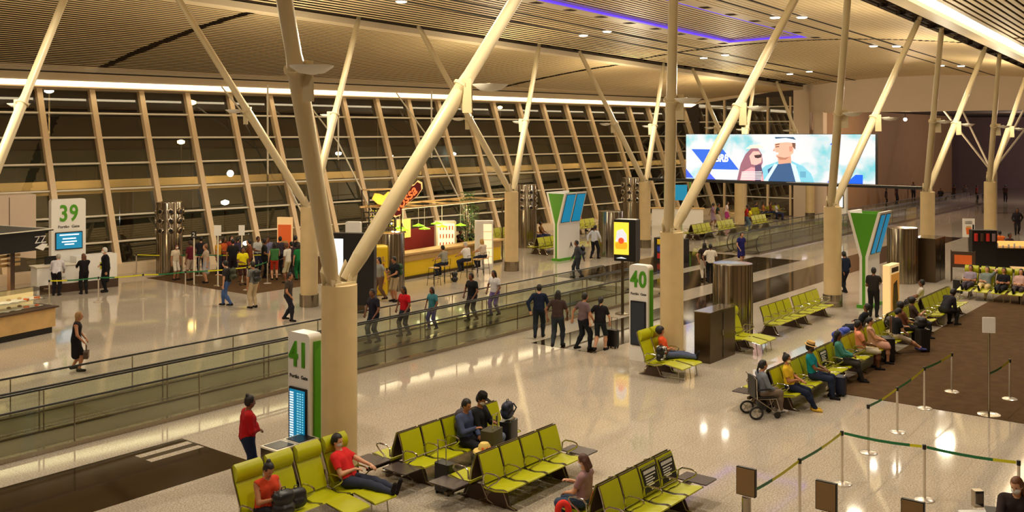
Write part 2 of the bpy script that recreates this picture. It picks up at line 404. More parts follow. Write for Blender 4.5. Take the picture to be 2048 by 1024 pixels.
# bulkhead at the end of the hall: white, underside 8.15 m, top follows the vault
top = lambda y: (zcen(X1, y) + .3 if yjn(X1) < y < yjf(X1) else 10.3)
b = MB(); ys = list(np.linspace(-13, 30.6, 14)); poly = [(y, 8.15) for y in (ys[0], ys[-1])] + [(y, top(y)) for y in reversed(ys)]
b.prism(poly, X1, X1 + .4, 'yz'); struct(b.build('wall_far', 'wall'))
# glazed end bay between the bulkhead and the window wall
we = MB().box((X1 + .2, 30.4, 4.9), (.5, 1.3, 10.2)); we.box((X1 + .2, 29.0, 4.1), (.8, .8, 8.2)); struct(we.build('wall_far', 'wall'))
w2 = struct(bpy.data.objects.new('window_2', None)); C.objects.link(w2); w2.location = (X1, 31, 0)
MB().box((.1, 4.2, 4.75), (.03, 8.4, 9.4)).build('pane', 'window_glass', w2)
for y in (.3, 2.2, 4.1, 6.0, 7.6): MB().box((0, y, 4.75), (.2, .16, 9.4)).build('mullion', 'mullion', w2)
for z in (1.41, 2.62, 3.85, 5.08, 6.32, 7.5, 8.7): MB().cyl((-.05, 0, z), (-.05, 8.2, z), .045, n=8).build('transom', 'white_steel', w2)
b = MB(); b.slab([[(X1 - .25, y, 8.9 + .16 * max(0, (39 - y))) for y in (31, 35, 40.5)], [(X1 + .2, y, 8.9 + .16 * max(0, (39 - y))) for y in (31, 35, 40.5)]], .7); struct(b.build('trim_5', 'panel'))
# long window wall, leaning outward
w1 = struct(bpy.data.objects.new('window_1', None)); C.objects.link(w1)
tilt = math.atan(.38); wa = math.atan(-.118); DX, DY = math.cos(wa), math.sin(wa)
b = MB(); xw0, xw1 = 15.0, X1
b.slab([[(x, wallY(x, z) + .17, z) for z in (0.1, 8.7)] for x in (xw0, xw1)], .02); b.build('pane', 'window_glass', w1)
mp = None
for k in range(-3, 22):
    x = 22.4 + 2.47 * k
    if x > X1 - .2: break
    if mp is None:
        q = MB(); q.add([(sx * .13, sy * .17 + .38 * z, z) for z in (0, 8.75) for sx, sy in ((-1, -1), (1, -1), (1, 1), (-1, 1))],
              [(0, 1, 2, 3), (4, 7, 6, 5), (0, 4, 5, 1), (1, 5, 6, 2), (2, 6, 7, 3), (3, 7, 4, 0)]); me = q.mesh('mullion', 'mullion'); mp = me
    o = bpy.data.objects.new('mullion', mp); C.objects.link(o); o.parent = w1; o.location = (x, wallY(x), 0); o.rotation_euler = (0, 0, wa)
for z in (.18, 1.41, 2.62, 3.85, 5.08, 6.32, 7.5):
    MB().cyl((xw0, wallY(xw0, z) - .0, z), (xw1, wallY(xw1, z) - .0, z), .05, n=8).build('transom', 'white_steel', w1)
struct(MB().add([(x, wallY(x) + dy, z) for x in (xw0, X1) for dy in (-.5, .6) for z in (0, .42)], [(0, 1, 3, 2), (4, 6, 7, 5), (0, 4, 5, 1), (2, 3, 7, 6), (0, 2, 6, 4), (1, 5, 7, 3)]).build('baseboard_far', 'panel'))
for i, (x, dz) in enumerate(((34.0, 0), (38.6, 0), (45.6, 0))):
    t = thing('bracing_rods', 'thin white bracing rods in front of the glass wall, %s set from the left' % ('first', 'second', 'third')[i], 'bracing', (x, wallY(x, 8) - 1.2, 0))
    MB().cyl((0, 0, 5.0 if i else 0), (0, 0, 9.2), .05, n=8).build('vertical_rod', 'white_steel', t)
    MB().cyl((-2.6, .5, 9.0), (0, 0, 6.0), .045, n=8).build('diagonal_rod', 'white_steel', t)
    MB().cyl((0, 0, 6.0), (1.9, -2.2, 0.0), .045, n=8).build('diagonal_rod', 'white_steel', t)
# near enclosing walls (behind and beside the camera)
struct(MB().box((60, -13, 5), (150, .3, 14)).build('wall_right', 'wall'))
struct(MB().box((X0 - .2, 16, 6), (.3, 70, 16)).build('wall_back', 'wall'))
struct(MB().box((0.5, wallY(15) + 1.4, 5), (29, .4, 12)).build('wall_left', 'wall'))
# hall beyond the bulkhead
struct(MB().box((106.2, 8, 8.7), (60, 46, .3)).build('ceiling', 'plenum'))
struct(MB().box((96, 30.2, 4), (42, .3, 9)).build('wall_left', 'tanwall'))
struct(MB().box((128, 10, 4), (.3, 48, 9)).build('wall_far', 'mauve'))
# ================================================================ COLUMNS
def column(x, y, s, label, group):
    t = thing('forked_column', label, 'column', (x, y, 0), 0, group)
    MB().lathe([(.325, 0), (.325, 3.75)], 40).build('shaft', 'concrete', t, True)
    q = MB(); n = 48
    q.lathe([(.35, 0), (.35, .45), (.33, .45)], 40)
    for i in range(n): a = 2 * PI * i / n; q.box((.352 * math.cos(a), .352 * math.sin(a), .225), (.012, .02, .45), (0, 0, a))
    q.build('skirt', 'steel', t)
    g = MB()
    for sx in (-1, 1):
        g.prism([(sx * .06, 0), (sx * .29, 0), (sx * .34, .25), (sx * .26, .42), (sx * .1, .12)], -.14, -.11, 'xz'); g.prism([(sx * .06, 0), (sx * .29, 0), (sx * .34, .25), (sx * .26, .42), (sx * .1, .12)], .11, .14, 'xz')
    g.box((0, 0, .02), (.5, .36, .05))
    for sx in (-1, 1):
        for k in range(4): g.cyl((sx * (.2 + .03 * k), -.165, .1 + .08 * k), (sx * (.2 + .03 * k), -.13, .1 + .08 * k), .014, n=6)
    o = g.build('bracket', 'arm_paint', t); o.location = (0, 0, 3.75)
    for sx in (-1, 1):
        X = x + 4.4 * sx; yt = (yjf(X) if s > 0 else yjn(X)) - y; zt = ze(X) + .15
        a = Vector((sx * .16, 0, 3.82)); e = Vector((4.4 * sx, yt, zt)); m = a.lerp(e, .45); m2 = a.lerp(e, .447); d = (e - a).normalized()
        q = MB(); q.cyl(a, a + d * .5, .11, .15, 20); q.cyl(a + d * .5, m, .15, .15, 20); q.cyl(m, m + d * .25, .15, .128, 20); q.cyl(m + d * .25, e - d * .2, .128, .115, 20); q.cyl(e - d * .2, e, .09, .09, 12)
        ar = q.build('arm', 'arm_paint', t, True)
        MB().cyl(m - d * .03, m + d * .03, .195, .195, 24).build('collar', 'arm_paint', ar)
        side = Vector((0, 0, 0)); side.x = .15 * sx; side.y = s * .55
        q = MB(); q.cyl(m - d * .05, m + side, .045, n=8); q.prism([(-.12, -.35), (.12, -.35), (.14, .3), (-.1, .3)], -.015, .015, 'yz')
        for i in range(len(q.v) - 8, len(q.v)): v = Vector(q.v[i]); q.v[i] = tuple(v + m - d * .2 + Vector((0, s * .25, 0)))
        q.build('bracket', 'arm_paint', ar)
        c = m + side
        MB().lathe([(.02, -.12), (.2, -.09), (.33, .0), (.34, .02), (.2, -.06), (.02, -.08)], 24, c).build('reflector_dish', 'white', ar, True)
ords = ['nearest', 'second', 'third', 'fourth', 'fifth', 'sixth']
for i, x in enumerate(COLX[:5]): column(x, YN, -1, 'concrete column with forked white arms, %s of the near row' % ords[i], 'forked columns of the near row')
for i, x in enumerate(COLX): column(x, YF, 1, 'concrete column with forked white arms, %s of the row beyond the travelator' % (['leftmost'] + ords[1:5] + ['farthest'])[i], 'forked columns of the far row')
# struts far beyond the bulkhead
for i, (x, y) in enumerate(((88, 19.5), (96, 15), (92, 11.5))):
    t = thing('forked_strut', 'dim forked strut in the dark hall beyond the bulkhead, %s' % ('left', 'middle', 'right')[i], 'column', (x, y, 0))
    MB().lathe([(.4, 0), (.4, 3.4)], 20).build('shaft', 'concrete', t, True)
    for sx in (-1, 1):
        for sy in (-1, 1): MB().cyl((0, 0, 3.4), (sx * 3, sy * 3, 8.5), .09, n=8).build('arm', 'white_steel', t)
tb = thing('hall_lamp', 'bright bare lamp with starry glare in the hall beyond the bulkhead', 'lamp', (78.0, 23.4, 7.62))
MB().lathe([(.03, -.14), (.12, -.06), (.14, .03), (.05, .12)], 16).build('bulb', glow('hot_lamp', (1, .8, .5, 1), 60), tb, True)
MB().cyl((0, 0, .1), (0, 0, .95), .03, n=8).build('stem', 'black', tb)
lamp('POINT', (78.4, 23.4, 7.3), 600, (1, .7, .4), .15)

# ================================================================ TRAVELATORS
def travelator(x0, x1, ys, label, endloop=True, belt=True):
    t = thing('travelator', label, 'moving walkway', (0, 0, 0))
    for i, y in enumerate(ys):
        g = MB(); g.box(((x0 + x1) / 2, y, .5), (x1 - x0, .015, .86)); p = g.build('balustrade', 'balustrade_glass', t)
        for x in np.arange(x0 + 1.5, x1 - .5, 3.0): put('glass_joint', cached('gj', lambda: MB().box((0, 0, .5), (.02, .03, .86)).mesh('glass_joint', 'steel')), p, (x, y, 0))
        pts = [(x0, y, .96), (x1, y, .96)]
        pts += [(x1 + .42 * math.sin(a), y, .54 + .42 * math.cos(a)) for a in np.linspace(.3, PI - .1, 8)] + [(x1 - .2, y, .12)]
        pts = [(x0 - .42 * math.sin(a), y, .54 + .42 * math.cos(a)) for a in np.linspace(PI - .1, .3, 8)] + pts
        MB().tube(pts, .024, 8).build('handrail', 'rubber', t)
        MB().box(((x0 + x1) / 2, y, .05), (x1 - x0 + .4, .16, .1)).build('skirting', 'steel', t)
    for a, b_ in zip(ys[0::2], ys[1::2]):
        MB().box(((x0 + x1) / 2, (a + b_) / 2, .03), (x1 - x0, abs(b_ - a) - .2, .06)).build('belt', 'belt', t)
        for xx in (x0, x1): MB().box((xx, (a + b_) / 2, .035), (1.2, abs(b_ - a) - .2, .075)).build('landing_plate', 'steel', t)
    return t
bm_ = mat('belt', col(104, 94, 66), .3, .3, var=.2, scale=3)
travelator(-12, 34.9, (19.98, 21.3, 21.5, 22.85), 'long glass sided moving walkway running past the near columns to the middle')
travelator(50.2, 100, (22.7, 24.1, 24.4, 25.8), 'second moving walkway starting beyond the open crossing with green tinted glass')
# ================================================================ SEATING
PITCH = 0.585
def seat_me():
    b = MB(); w = .265; prof = [(-.10, .42), (-.14, .405), (-.36, .395), (-.56, .43), (-.62, .42), (-.625, .40), (-.56, .385), (-.36, .35), (-.14, .36), (-.10, .38)]
    b.prism([(y, z) for y, z in prof], -w, w, 'yz'); b.tube([(-w, y, z + .0) for y, z in prof[:6]], .009, 6, k=1); b.tube([(w, y, z) for y, z in prof[:6]], .009, 6, k=1)
    return b.mesh('seat', ['lime', 'chrome'], True)
def back_me():
    b = MB(); w = .262; prof = [(-.10, .44), (-.075, .60), (-.02, .78), (.03, .91), (.0, .92), (-.05, .79), (-.11, .60), (-.135, .45)]
    b.prism(prof, -w, w, 'yz', 0)
    b.prism([(y + .012, z) for y, z in prof[:4]] + [(.045, .915), (-.06, .44)][:1] + [(-.0, .78), (-.06, .60), (-.085, .44)], -w * .97, w * .97, 'yz', 2)
    for s in (-1, 1): b.tube([(s * (w + .006), y - .012, z) for y, z in prof[:4]], .013, 6, k=1)
    b.tube([(-w, .02, .925), (w, .02, .925)], .010, 6, k=2)
    return b.mesh('backrest', ['lime', 'chrome', 'brown'], True)
def arm_me():
    b = MB(); pts = [(0, -.12, .46), (0, -.13, .60), (0, -.20, .655), (0, -.38, .66), (0, -.46, .64), (0, -.48, .60), (0, -.42, .54), (0, -.30, .47), (0, -.22, .40)]
    b.tube(pts, .015, 8); return b.mesh('armrest', 'chrome', True)
def leg_me():
    b = MB(); b.prism([(-.02, .30), (-.38, .30), (-.50, .04), (-.56, 0), (.16, 0), (.10, .05)], -.012, .012, 'yz', 1)
    b.tube([(0, -.60, .02), (0, -.44, .06), (0, -.32, .30)], .018, 8, k=0); b.tube([(0, .2, .02), (0, .08, .06), (0, -.06, .30)], .018, 8, k=0)
    b.cyl((0, -.6, 0), (0, -.6, .02), .035, k=0); b.cyl((0, .2, 0), (0, .2, .02), .035, k=0)
    return b.mesh('leg', ['chrome', 'brown'], True)
def table_me():
    b = MB(); b.rbox((0, -.34, .42), (.42, .60, .02), .03, k=0); b.tube([(-.2, -.34, .405), (.2, -.34, .405)], .015, 6, k=1)
    return b.mesh('side_table', [mat('table_top', col(76, 66, 62), .25, var=.05), 'chrome'])
def sticker_me():
    b = MB(); zs = [(.0, 0)]
    # panel lying on the front of the backrest
    def P(u, v, off):
        y0, z0, y1, z1 = -.125, .47, -.018, .885
        t = (v + 1) / 2; y = y0 + (y1 - y0) * t - off; return (u * .235, y - .012, z0 + (z1 - z0) * t)
    def q(u0, u1, v0, v1, off, k): b.add([P(u0, v0, off), P(u1, v0, off), P(u1, v1, off), P(u0, v1, off), P(u0, v0, -.02), P(u1, v0, -.02), P(u1, v1, -.02), P(u0, v1, -.02)], [(0, 1, 2, 3), (4, 7, 6, 5), (0, 4, 5, 1), (1, 5, 6, 2), (2, 6, 7, 3), (3, 7, 4, 0)], k)
    q(-1, 1, -1, 1, .006, 0)
    for i in range(11):
        for v in (.88, -.98):
            u = -.98 + i * .18
            a, c = v, v + .10
            b.add([P(u, a, .008), P(u + .09, a, .008), P(u + .15, c, .008), P(u + .06, c, .008)], [(0, 1, 2, 3)], 1)
    for v0, v1, u0, u1 in ((.48, .74, -.8, .8),): 
        for i in range(9): q(u0 + i * .18, u0 + i * .18 + .13, v0, v1, .008, 2)
    for v0, u1 in ((.26, .7), (.06, .3), (-.12, .5), (-.30, .2), (-.46, .35)): q(-.7, u1, v0, v0 + .08, .008, 2)
    q(-.15, .25, -.8, -.68, .008, 2)
    return b.mesh('distancing_cover', ['black', 'beltyellow', 'white'])
def bench_parts(t, n, x0=0.0, y0=0.0, rz=0.0, tables=(0, 0), covered=()):
    c, s_ = math.cos(rz), math.sin(rz)
    W_ = lambda x, y: (x0 + c * x - s_ * y, y0 + s_ * x + c * y, 0)
    for i in range(n):
        x = (i + .5) * PITCH
        put('seat', cached('seat', seat_me), t, W_(x, 0), rz); bk = put('backrest', cached('back', back_me), t, W_(x, 0), rz)
        if i in covered: put('distancing_cover', cached('stick', sticker_me), bk, label='black distancing cover with yellow hazard stripes')
    for i in range(n + 1): put('armrest', cached('arm', arm_me), t, W_(i * PITCH, 0), rz)
    for x in (.5 * PITCH, (n - .5) * PITCH): put('leg', cached('leg', leg_me), t, W_(x, 0), rz)
    L = n * PITCH; ext = [(-.5 if tables[0] else 0), (L + .5 if tables[1] else L)]
    def bm(): 
        b = MB(); b.box(((ext[0] + ext[1]) / 2, -.2, .33), (ext[1] - ext[0], .07, .05)); return b.mesh('beam', 'dark_steel')
    put('beam', cached(('beam', n, tables), bm), t, W_(0, 0), rz)
    if tables[0]: put('side_table', cached('tab', table_me), t, W_(-.26, 0), rz)
    if tables[1]: put('side_table', cached('tab', table_me), t, W_(L + .26, 0), rz)
def bench(label, x, y, n, rz=0, double=False, tables=(0, 0), tables2=(0, 0), covered=(), group='lime green beam seats'):
    t = thing('beam_bench', label, 'bench', (x, y, 0), rz, group)
    bench_parts(t, n, 0, 0, 0, tables, covered)
    if double: bench_parts(t, n, n * PITCH, .10, PI, tables2)
    return t
bench('back to back lime seats with side tables, middle unit of the near three', 13.08, 11.12, 4, double=True, tables=(0, 1), tables2=(0, 1))
bench('back to back lime seats where the two travellers with suitcases sit', 13.08, 13.06, 5, double=True, tables=(1, 0), tables2=(0, 1))
bench('back to back lime seats with two black striped covers at the lower right', 13.08, 8.62, 4, double=True, tables=(0, 1), tables2=(1, 0), covered=(2, 3))
bench('lime seats facing the carpet with one black cover, behind the wheelchair', 22.0, 9.7, 7, double=True, tables=(0, 1), tables2=(0, 1), covered=(5,))
bench('lime seats beyond the black cover row, beside the dark trolley bags', 26.7, 9.72, 6, double=True)
bench('lime seats under the bright advertising totem, full of slumped travellers', 31.2, 9.85, 5, double=True)
bench('farthest lime seats of the line along the carpet', 34.8, 9.9, 6, double=True)
bench('empty lime seats right of the big steel drum, nearer four', 29.9, 13.5, 4, tables=(0, 0))
bench('empty lime seats right of the big steel drum, farther four', 32.4, 13.5, 4, tables=(0, 1))
bench('empty lime seats beyond the travelator, leftmost four', 54.3, 29.0, 4, double=True, tables=(1, 0))
bench('empty lime seats beyond the travelator, left of the far column foot', 57.6, 29.0, 4, tables=(0, 1))
bench('lime seats beyond the travelator where a person in yellow sits', 62.7, 29.0, 4)
bench('far lime seats in front of the end windows, left', 68.0, 32.2, 5)
bench('far lime seats in front of the end windows, right', 71.2, 31.9, 5)
bench('lime seats behind the green forked display sign', 42.4, 31.9, 6, rz=0, double=True)
bench('lime seats left of the green forked display sign by the glass', 38.6, 34.6, 6, rz=0)
bench('lime seats against the glass wall right of the forked sign', 52.6, 36.6, 4, rz=0)
bench('lime seats by the glass wall behind the bar', 44.0, 37.2, 6, rz=0)
# high backed recliners
def rec_seat():
    b = MB(); b.prism([(-.08, .44), (-.14, .41), (-.4, .385), (-.62, .43), (-.66, .41), (-.62, .39), (-.4, .34), (-.14, .36)], -.27, .27, 'yz', 0)
    for s in (-1, 1): b.tube([(s * .27, -.08, .42), (s * .27, -.36, .37), (s * .27, -.64, .42)], .011, 6, k=1)
    return b.mesh('seat', ['lime', 'chrome'], True)
def rec_back():
    b = MB(); b.prism([(-.10, .44), (-.04, .62), (.06, .86), (.10, .95), (.06, .96), (.0, .86), (-.09, .62), (-.145, .46)], -.255, .255, 'yz', 0)
    pts = [(.085, .95), (.16, 1.17), (.10, 1.22), (.02, 1.16), (-.01, 1.04), (.03, .95)]; b.prism(pts, -.255, .255, 'yz', 0)
    for s in (-1, 1): b.tube([(s * .265, y, z) for y, z in ((-.10, .44), (-.06, .62), (.03, .84), (.09, .97), (.15, 1.18))], .013, 6, k=1)
    return b.mesh('backrest', ['lime', 'chrome'], True)
def rec_foot():
    b = MB(); b.prism([(-.70, .44), (-.72, .415), (-1.18, .34), (-1.22, .335), (-1.22, .36), (-1.16, .385)], -.25, .25, 'yz', 0)
    for s in (-1, 1):
        b.tube([(s * .25, -.70, .425), (s * .25, -1.2, .345)], .011, 6, k=1); b.tube([(s * .18, -1.05, .35), (s * .18, -1.1, .0)], .012, 6, k=1)
    return b.mesh('footrest', ['lime', 'chrome'], True)
def recliner(label, x, y, n, rz=0, foot=(), tables=(0, 0)):
    t = thing('recliner_bench', label, 'recliner', (x, y, 0), rz, 'lime green reclining seats')
    P_ = .61
    for i in range(n):
        put('seat', cached('rs', rec_seat), t, ((i + .5) * P_, 0, 0)); put('backrest', cached('rb', rec_back), t, ((i + .5) * P_, 0, 0))
        if i in foot: put('footrest', cached('rf', rec_foot), t, ((i + .5) * P_, 0, 0))
    for i in range(n + 1): put('armrest', cached('arm', arm_me), t, (i * P_, 0, 0))
    for x_ in (.5 * P_, (n - .5) * P_): put('leg', cached('leg', leg_me), t, (x_, 0, 0))
    MB().box((n * P_ / 2, -.2, .31), (n * P_, .07, .05)).build('beam', 'dark_steel', t)
    return t
recliner('high backed lime recliners in front of the nearest column', 9.55, 13.18, 4, foot=(2, 3))
recliner('pair of lime recliners where the woman in orange rests', 22.85, 13.72, 2, foot=(0, 1))
recliner('pair of empty lime recliners in front of the big steel drum', 27.05, 13.45, 2, foot=(0, 1))
recliner('high backed lime recliners facing left at the far edge of the carpet', 42.6, 10.5, 6, rz=-90, foot=(0, 1, 2, 3, 4, 5))

# ================================================================ STEEL DRUMS
def drum(x, y, r, h, label, noz=False):
    t = thing('steel_drum', label, 'air drum', (x, y, 0), 0, 'steel ventilation drums')
    b = MB(); b.lathe([(r, 0), (r, h - .03), (r - .01, h), (r - .12, h + .01)], 64); b.build('shell', 'steel', t, True)
    q = MB()
    for i in range(28): a = 2 * PI * i / 28; q.box((r * math.cos(a), r * math.sin(a), h / 2), (.016, .014, h - .04), (0, 0, a))
    q.build('seams', 'dark_steel', t)
    if noz:
        for z in (h - .42, h - .85, h - 1.3):
            for i in range(8):
                a = 2 * PI * i / 8 + .3; c = Vector((r * math.cos(a), r * math.sin(a), z)); d = Vector((math.cos(a), math.sin(a), 0))
                o = cached(('noz', 0), lambda: nozzle()); w = put('nozzle', o, t, c, a)
    return t
def nozzle():
    b = MB(); b.cyl((0, 0, 0), (.05, 0, 0), .16, .15, 16, k=0); b.cyl((.05, 0, 0), (.07, 0, 0), .15, .12, 16, k=0); b.cyl((.04, 0, 0), (.075, 0, 0), .09, .09, 16, k=1)
    return b.mesh('nozzle', ['steel', 'black'], True)
drum(28.95, 14.0, .62, 2.4, 'polished steel drum behind the empty recliners in the middle of the lounge')
drum(44.6, 13.5, .63, 2.4, 'polished steel drum behind the bright advertising totem')
drum(*G(779, 580), .62, 2.4, 'ribbed steel drum at the left end of the yellow bar')
drum(*G(1222, 512), .66, 2.4, 'steel drum left of the yellow lit display on a pole')
drum(26.1, 41.0, .58, 3.35, 'tall steel drum with round nozzles near the gate 39 queue', True)
drum(*G(1052, 494), .62, 3.6, 'tall steel drum with nozzles behind the column right of the bar', True)
drum(50.6, 31.0, .55, 3.9, 'tall steel drum with nozzles behind the column left of the big screen', True)
def cabinet(x, y, w, d, h, label, m='dark_steel'):
    t = thing('steel_cabinet', label, 'cabinet', (x, y, 0))
    MB().rbox((w / 2, d / 2, h / 2), (w, d, h), .01).build('body', m, t); MB().box((w / 2, d / 2, h + .012), (w + .03, d + .03, .025)).build('top', 'steel', t)
    MB().box((w / 2, -.004, h / 2), (.012, .012, h - .1)).build('door_gap', 'black', t); MB().box((w / 2 - .06, -.02, h * .55), (.02, .03, .16)).build('handle', 'chrome', t)
cabinet(25.35, 12.95, 1.6, .5, 1.42, 'dark bronze cabinet between the recliners and the big steel drum')
cabinet(45.3, 12.3, 1.5, .9, 1.9, 'dark bronze cabinet right of the far steel drum')

# ================================================================ GATE TOTEMS
def totem(x, y, rz, w, dpt, h, num, label, screen='blue'):
    t = thing('gate_totem', label, 'sign', (x, y, 0), rz, 'gate number totems')
    b = MB(); n = 8; poly = [(-w / 2, 0)] + [(-w / 2 + .1 - .1 * math.cos(a), h - .1 + .1 * math.sin(a)) for a in np.linspace(0, PI / 2, n)] + [(w / 2 - .1 + .1 * math.sin(a), h - .1 + .1 * math.cos(a)) for a in np.linspace(0, PI / 2, n)] + [(w / 2, 0)]
    b.prism(poly, -dpt / 2, dpt / 2, 'xz', 0); b.build('body', 'white', t)
    MB().box((w / 2 + .012, .02, h / 2 - .06), (.03, dpt * .55, h - .16)).build('side_stripe', 'green', t)
    gn = text('gate_number', num, .64 if w < 1 else .96, 'green', t, (0, -dpt / 2 - .012, h - (.62 if w < 1 else .92)), ext=.012, bold=.018, space=1.12); gn.scale.x = .78
    text('caption', 'Portão  Gate', .098 if w < 1 else .17, 'black', t, (0, -dpt / 2 - .006, h - (.86 if w < 1 else 1.22)), ext=.002, bold=.002)
    return t
def board(t, w, z0, z1, y, kind):
    f = MB().rbox((0, y, (z0 + z1) / 2), (w, .05, z1 - z0), .015, ax=1).build('screen_frame', 'black', t)
    MB().box((0, y - .03, (z0 + z1) / 2), (w - .07, .015, z1 - z0 - .08)).build('screen', kind, f)
    return f
def rows_text(f, w, z0, z1, y, n):
    b = MB(); rnd = random.Random(3)
    for i in range(n):
        z = z1 - .1 - (z1 - z0 - .18) * i / (n - 1)
        b.box((-w * .30, y - .04, z), (w * .22, .004, .028), k=0); b.box((w * .06, y - .04, z), (w * .1, .004, .02), k=1); b.box((w * .2, y - .04, z), (w * .08, .004, .02), k=1); b.box((w * .34, y - .04, z), (w * .06, .004, .02), k=1)
    o = b.build('flight_rows', [glow('txt1', col(220, 236, 240), .9), glow('txt2', col(140, 210, 225), .8)], f); return o
t = totem(12.25, 14.72, -90, .62, .30, 2.75, '41', 'white gate 41 totem with tall blue flight screen beside the nearest column')
f = board(t, .50, .45, 1.72, -.16, 'screen_blue'); rows_text(f, .5, .45, 1.72, -.16, 24)
t = totem(24.55, 14.72, -90, .62, .30, 2.75, '40', 'white gate 40 totem with a dark switched off screen')
board(t, .50, .45, 1.72, -.16, 'screen_dark')
t = totem(21.15, 40.85, -6.7, 1.42, .3, 3.75, '39', 'wide white gate 39 totem behind the check counter by the glass wall')
f = board(t, 1.12, 1.62, 2.36, -.17, 'screen_blue'); b = MB()
for w_, z in ((.8, 2.24), (.55, 2.08), (.62, 1.95), (.4, 1.84)): b.box((0, -.215, z), (w_, .004, .05))
b.build('notice_rows', 'screen_white', f)
# gate 38 panel beyond the travelator end
t = thing('gate_totem', 'thin white gate 38 panel with a blue and red poster behind the second column', 'sign', (40.2, 22.3, 0), -90)
MB().rbox((0, 0, 1.3), (.62, .08, 2.6), .05, ax=1).build('body', 'white', t); MB().box((.33, 0, 1.3), (.03, .06, 2.5)).build('side_stripe', 'green', t)
text('gate_number', '38', .3, 'black', t, (.05, -.05, 2.22), ext=.003, bold=.006)
MB().box((0, -.046, 1.86), (.5, .012, .5)).build('poster', 'blue', t); MB().box((0, -.046, 1.28), (.5, .012, .62)).build('poster', 'red', t)
# far gate totem under the big screen
t = thing('gate_totem', 'small white totem with a pale poster under the right half of the big screen', 'sign', (69.0, 25.3, 0), -90)
MB().rbox((0, 0, 1.7), (1.3, .3, 3.4), .05, ax=1).build('body', 'white', t); MB().box((0, 0, .12), (1.34, .34, .24)).build('foot', 'green', t)
f = MB().box((0, -.17, 2.1), (.9, .03, 1.6)).build('poster_frame', 'black', t); MB().box((0, -.19, 2.1), (.8, .02, 1.5)).build('poster', 'screen_white', f)
# ---- forked display signs (Y profile, two slanted screens)
def fork_sign(x, y, h, L, label, front):
    t = thing('forked_display', label, 'sign', (x, y, 0), 0, 'green forked flight displays')
    zf = h * .52; sp = .52; th = .10
    for s, nm in ((-1, 'screen_wing'), (1, 'back_wing')):
        poly = [(s * .06, 0), (s * (.06 + th), 0), (s * (.06 + th), zf), (s * (sp + th), h), (s * sp, h), (s * .06, zf + .05)]
        b = MB(); b.prism([(a, z) for a, z in poly], 0, L, 'yz'); w = b.build(nm, 'white', t)
        if s == -1:
            nrm = Vector((0, -(h - zf), -(sp - .0))).normalized()
            for i in range(2):
                xa, xb = .12 + i * (L / 2 - .04), L / 2 - .04 + i * (L / 2 - .04)
                def pt(xx, tt, off): yy = -(.06 + th) - (sp - .06) * tt; zz = zf + (h - zf) * tt; return (xx, yy + nrm.y * off, zz + nrm.z * off)
                for k_, off, inset, m_ in ((0, .015, 0, 'black'), (1, .025, .03, 'screen_blue')):
                    q = MB(); vs = [pt(xa + inset, .08 + inset * .5, 0), pt(xb - inset, .08 + inset * .5, 0), pt(xb - inset, .95 - inset * .5, 0), pt(xa + inset, .95 - inset * .5, 0),
                              pt(xa + inset, .08 + inset * .5, off), pt(xb - inset, .08 + inset * .5, off), pt(xb - inset, .95 - inset * .5, off), pt(xa + inset, .95 - inset * .5, off)]
                    q.add(vs, [(0, 1, 2, 3), (4, 7, 6, 5), (0, 4, 5, 1), (1, 5, 6, 2), (2, 6, 7, 3), (3, 7, 4, 0)])
                    if k_ == 0: fr_ = q.build('screen_frame', m_, w)
                    else: q.build('screen', m_, w)
    # green end infill: V shape with stem
    for xe, nm in ((.03, 'end_panel'), (L - .03, 'end_panel')):
        b = MB(); b.prism([(-.06, 0), (.06, 0), (.06, zf), (sp - .02, h - .06), (-sp + .02, h - .06), (-.06, zf)], xe - .02, xe + .02, 'yz'); b.build(nm, 'green', t)
    MB().box((L / 2, 0, .06), (L + .1, .5, .12)).build('foot', 'green', t)
    return t
t = fork_sign(*G(1112, 522), 3.5, 1.9, 'green and white forked flight display left of the middle, beyond the travelator', 1)
text('gate_mark', 'A', .4, 'black', t, (1.1, -.175, .62), ext=.003)
fork_sign(37.0, 12.6, 3.6, 1.3, 'bright green forked flight display standing near the waiting travellers on the right', 1)
# ================================================================ BIG SCREEN on its beam
BX = 49.2
t = thing('support_beam', 'black beam spanning between two columns under the big screen', 'beam', (BX, 0, 0))
MB().box((0, (YN + YF) / 2, 3.92), (.30, YF - YN - .5, .14)).build('beam', 'black', t)
MB().box((-.16, (YN + YF) / 2 - 4, 3.99), (.02, YF - YN - 9, .02)).build('bright_edge', 'white', t)
s = thing('led_billboard', 'huge glowing advertising screen with a laughing couple and blue bank shapes', 'billboard', (BX, 26.62, 4.02), -90)
BW, BH = 10.42, 2.46
MB().box((BW / 2, .2, BH / 2), (BW + .06, .3, BH + .04)).build('housing', 'black', s)
MB().box((BW / 2, .04, BH / 2), (BW, .04, BH)).build('screen', None or 'white', s)
scr = s.children[-1]
def adsky():
    m = bpy.data.materials.new('ad_sky'); m.use_nodes = True; nt = m.node_tree; b = nt.nodes['Principled BSDF']
    tc = nt.nodes.new('ShaderNodeTexCoord'); nz = nt.nodes.new('ShaderNodeTexNoise'); nz.inputs['Scale'].default_value = .7; nz.inputs['Detail'].default_value = 5
    cr = nt.nodes.new('ShaderNodeValToRGB'); e = cr.color_ramp.elements; e[0].position = .34; e[0].color = col(110, 186, 200); e[1].position = .50; e[1].color = col(206, 212, 220)
    nt.links.new(tc.outputs['Object'], nz.inputs['Vector']); nt.links.new(nz.outputs['Fac'], cr.inputs[0]); nt.links.new(cr.outputs[0], b.inputs['Emission Color']); nt.links.new(cr.outputs[0], b.inputs['Base Color'])
    b.inputs['Emission Strength'].default_value = 1.05; return m
scr.data.materials[0] = adsky()
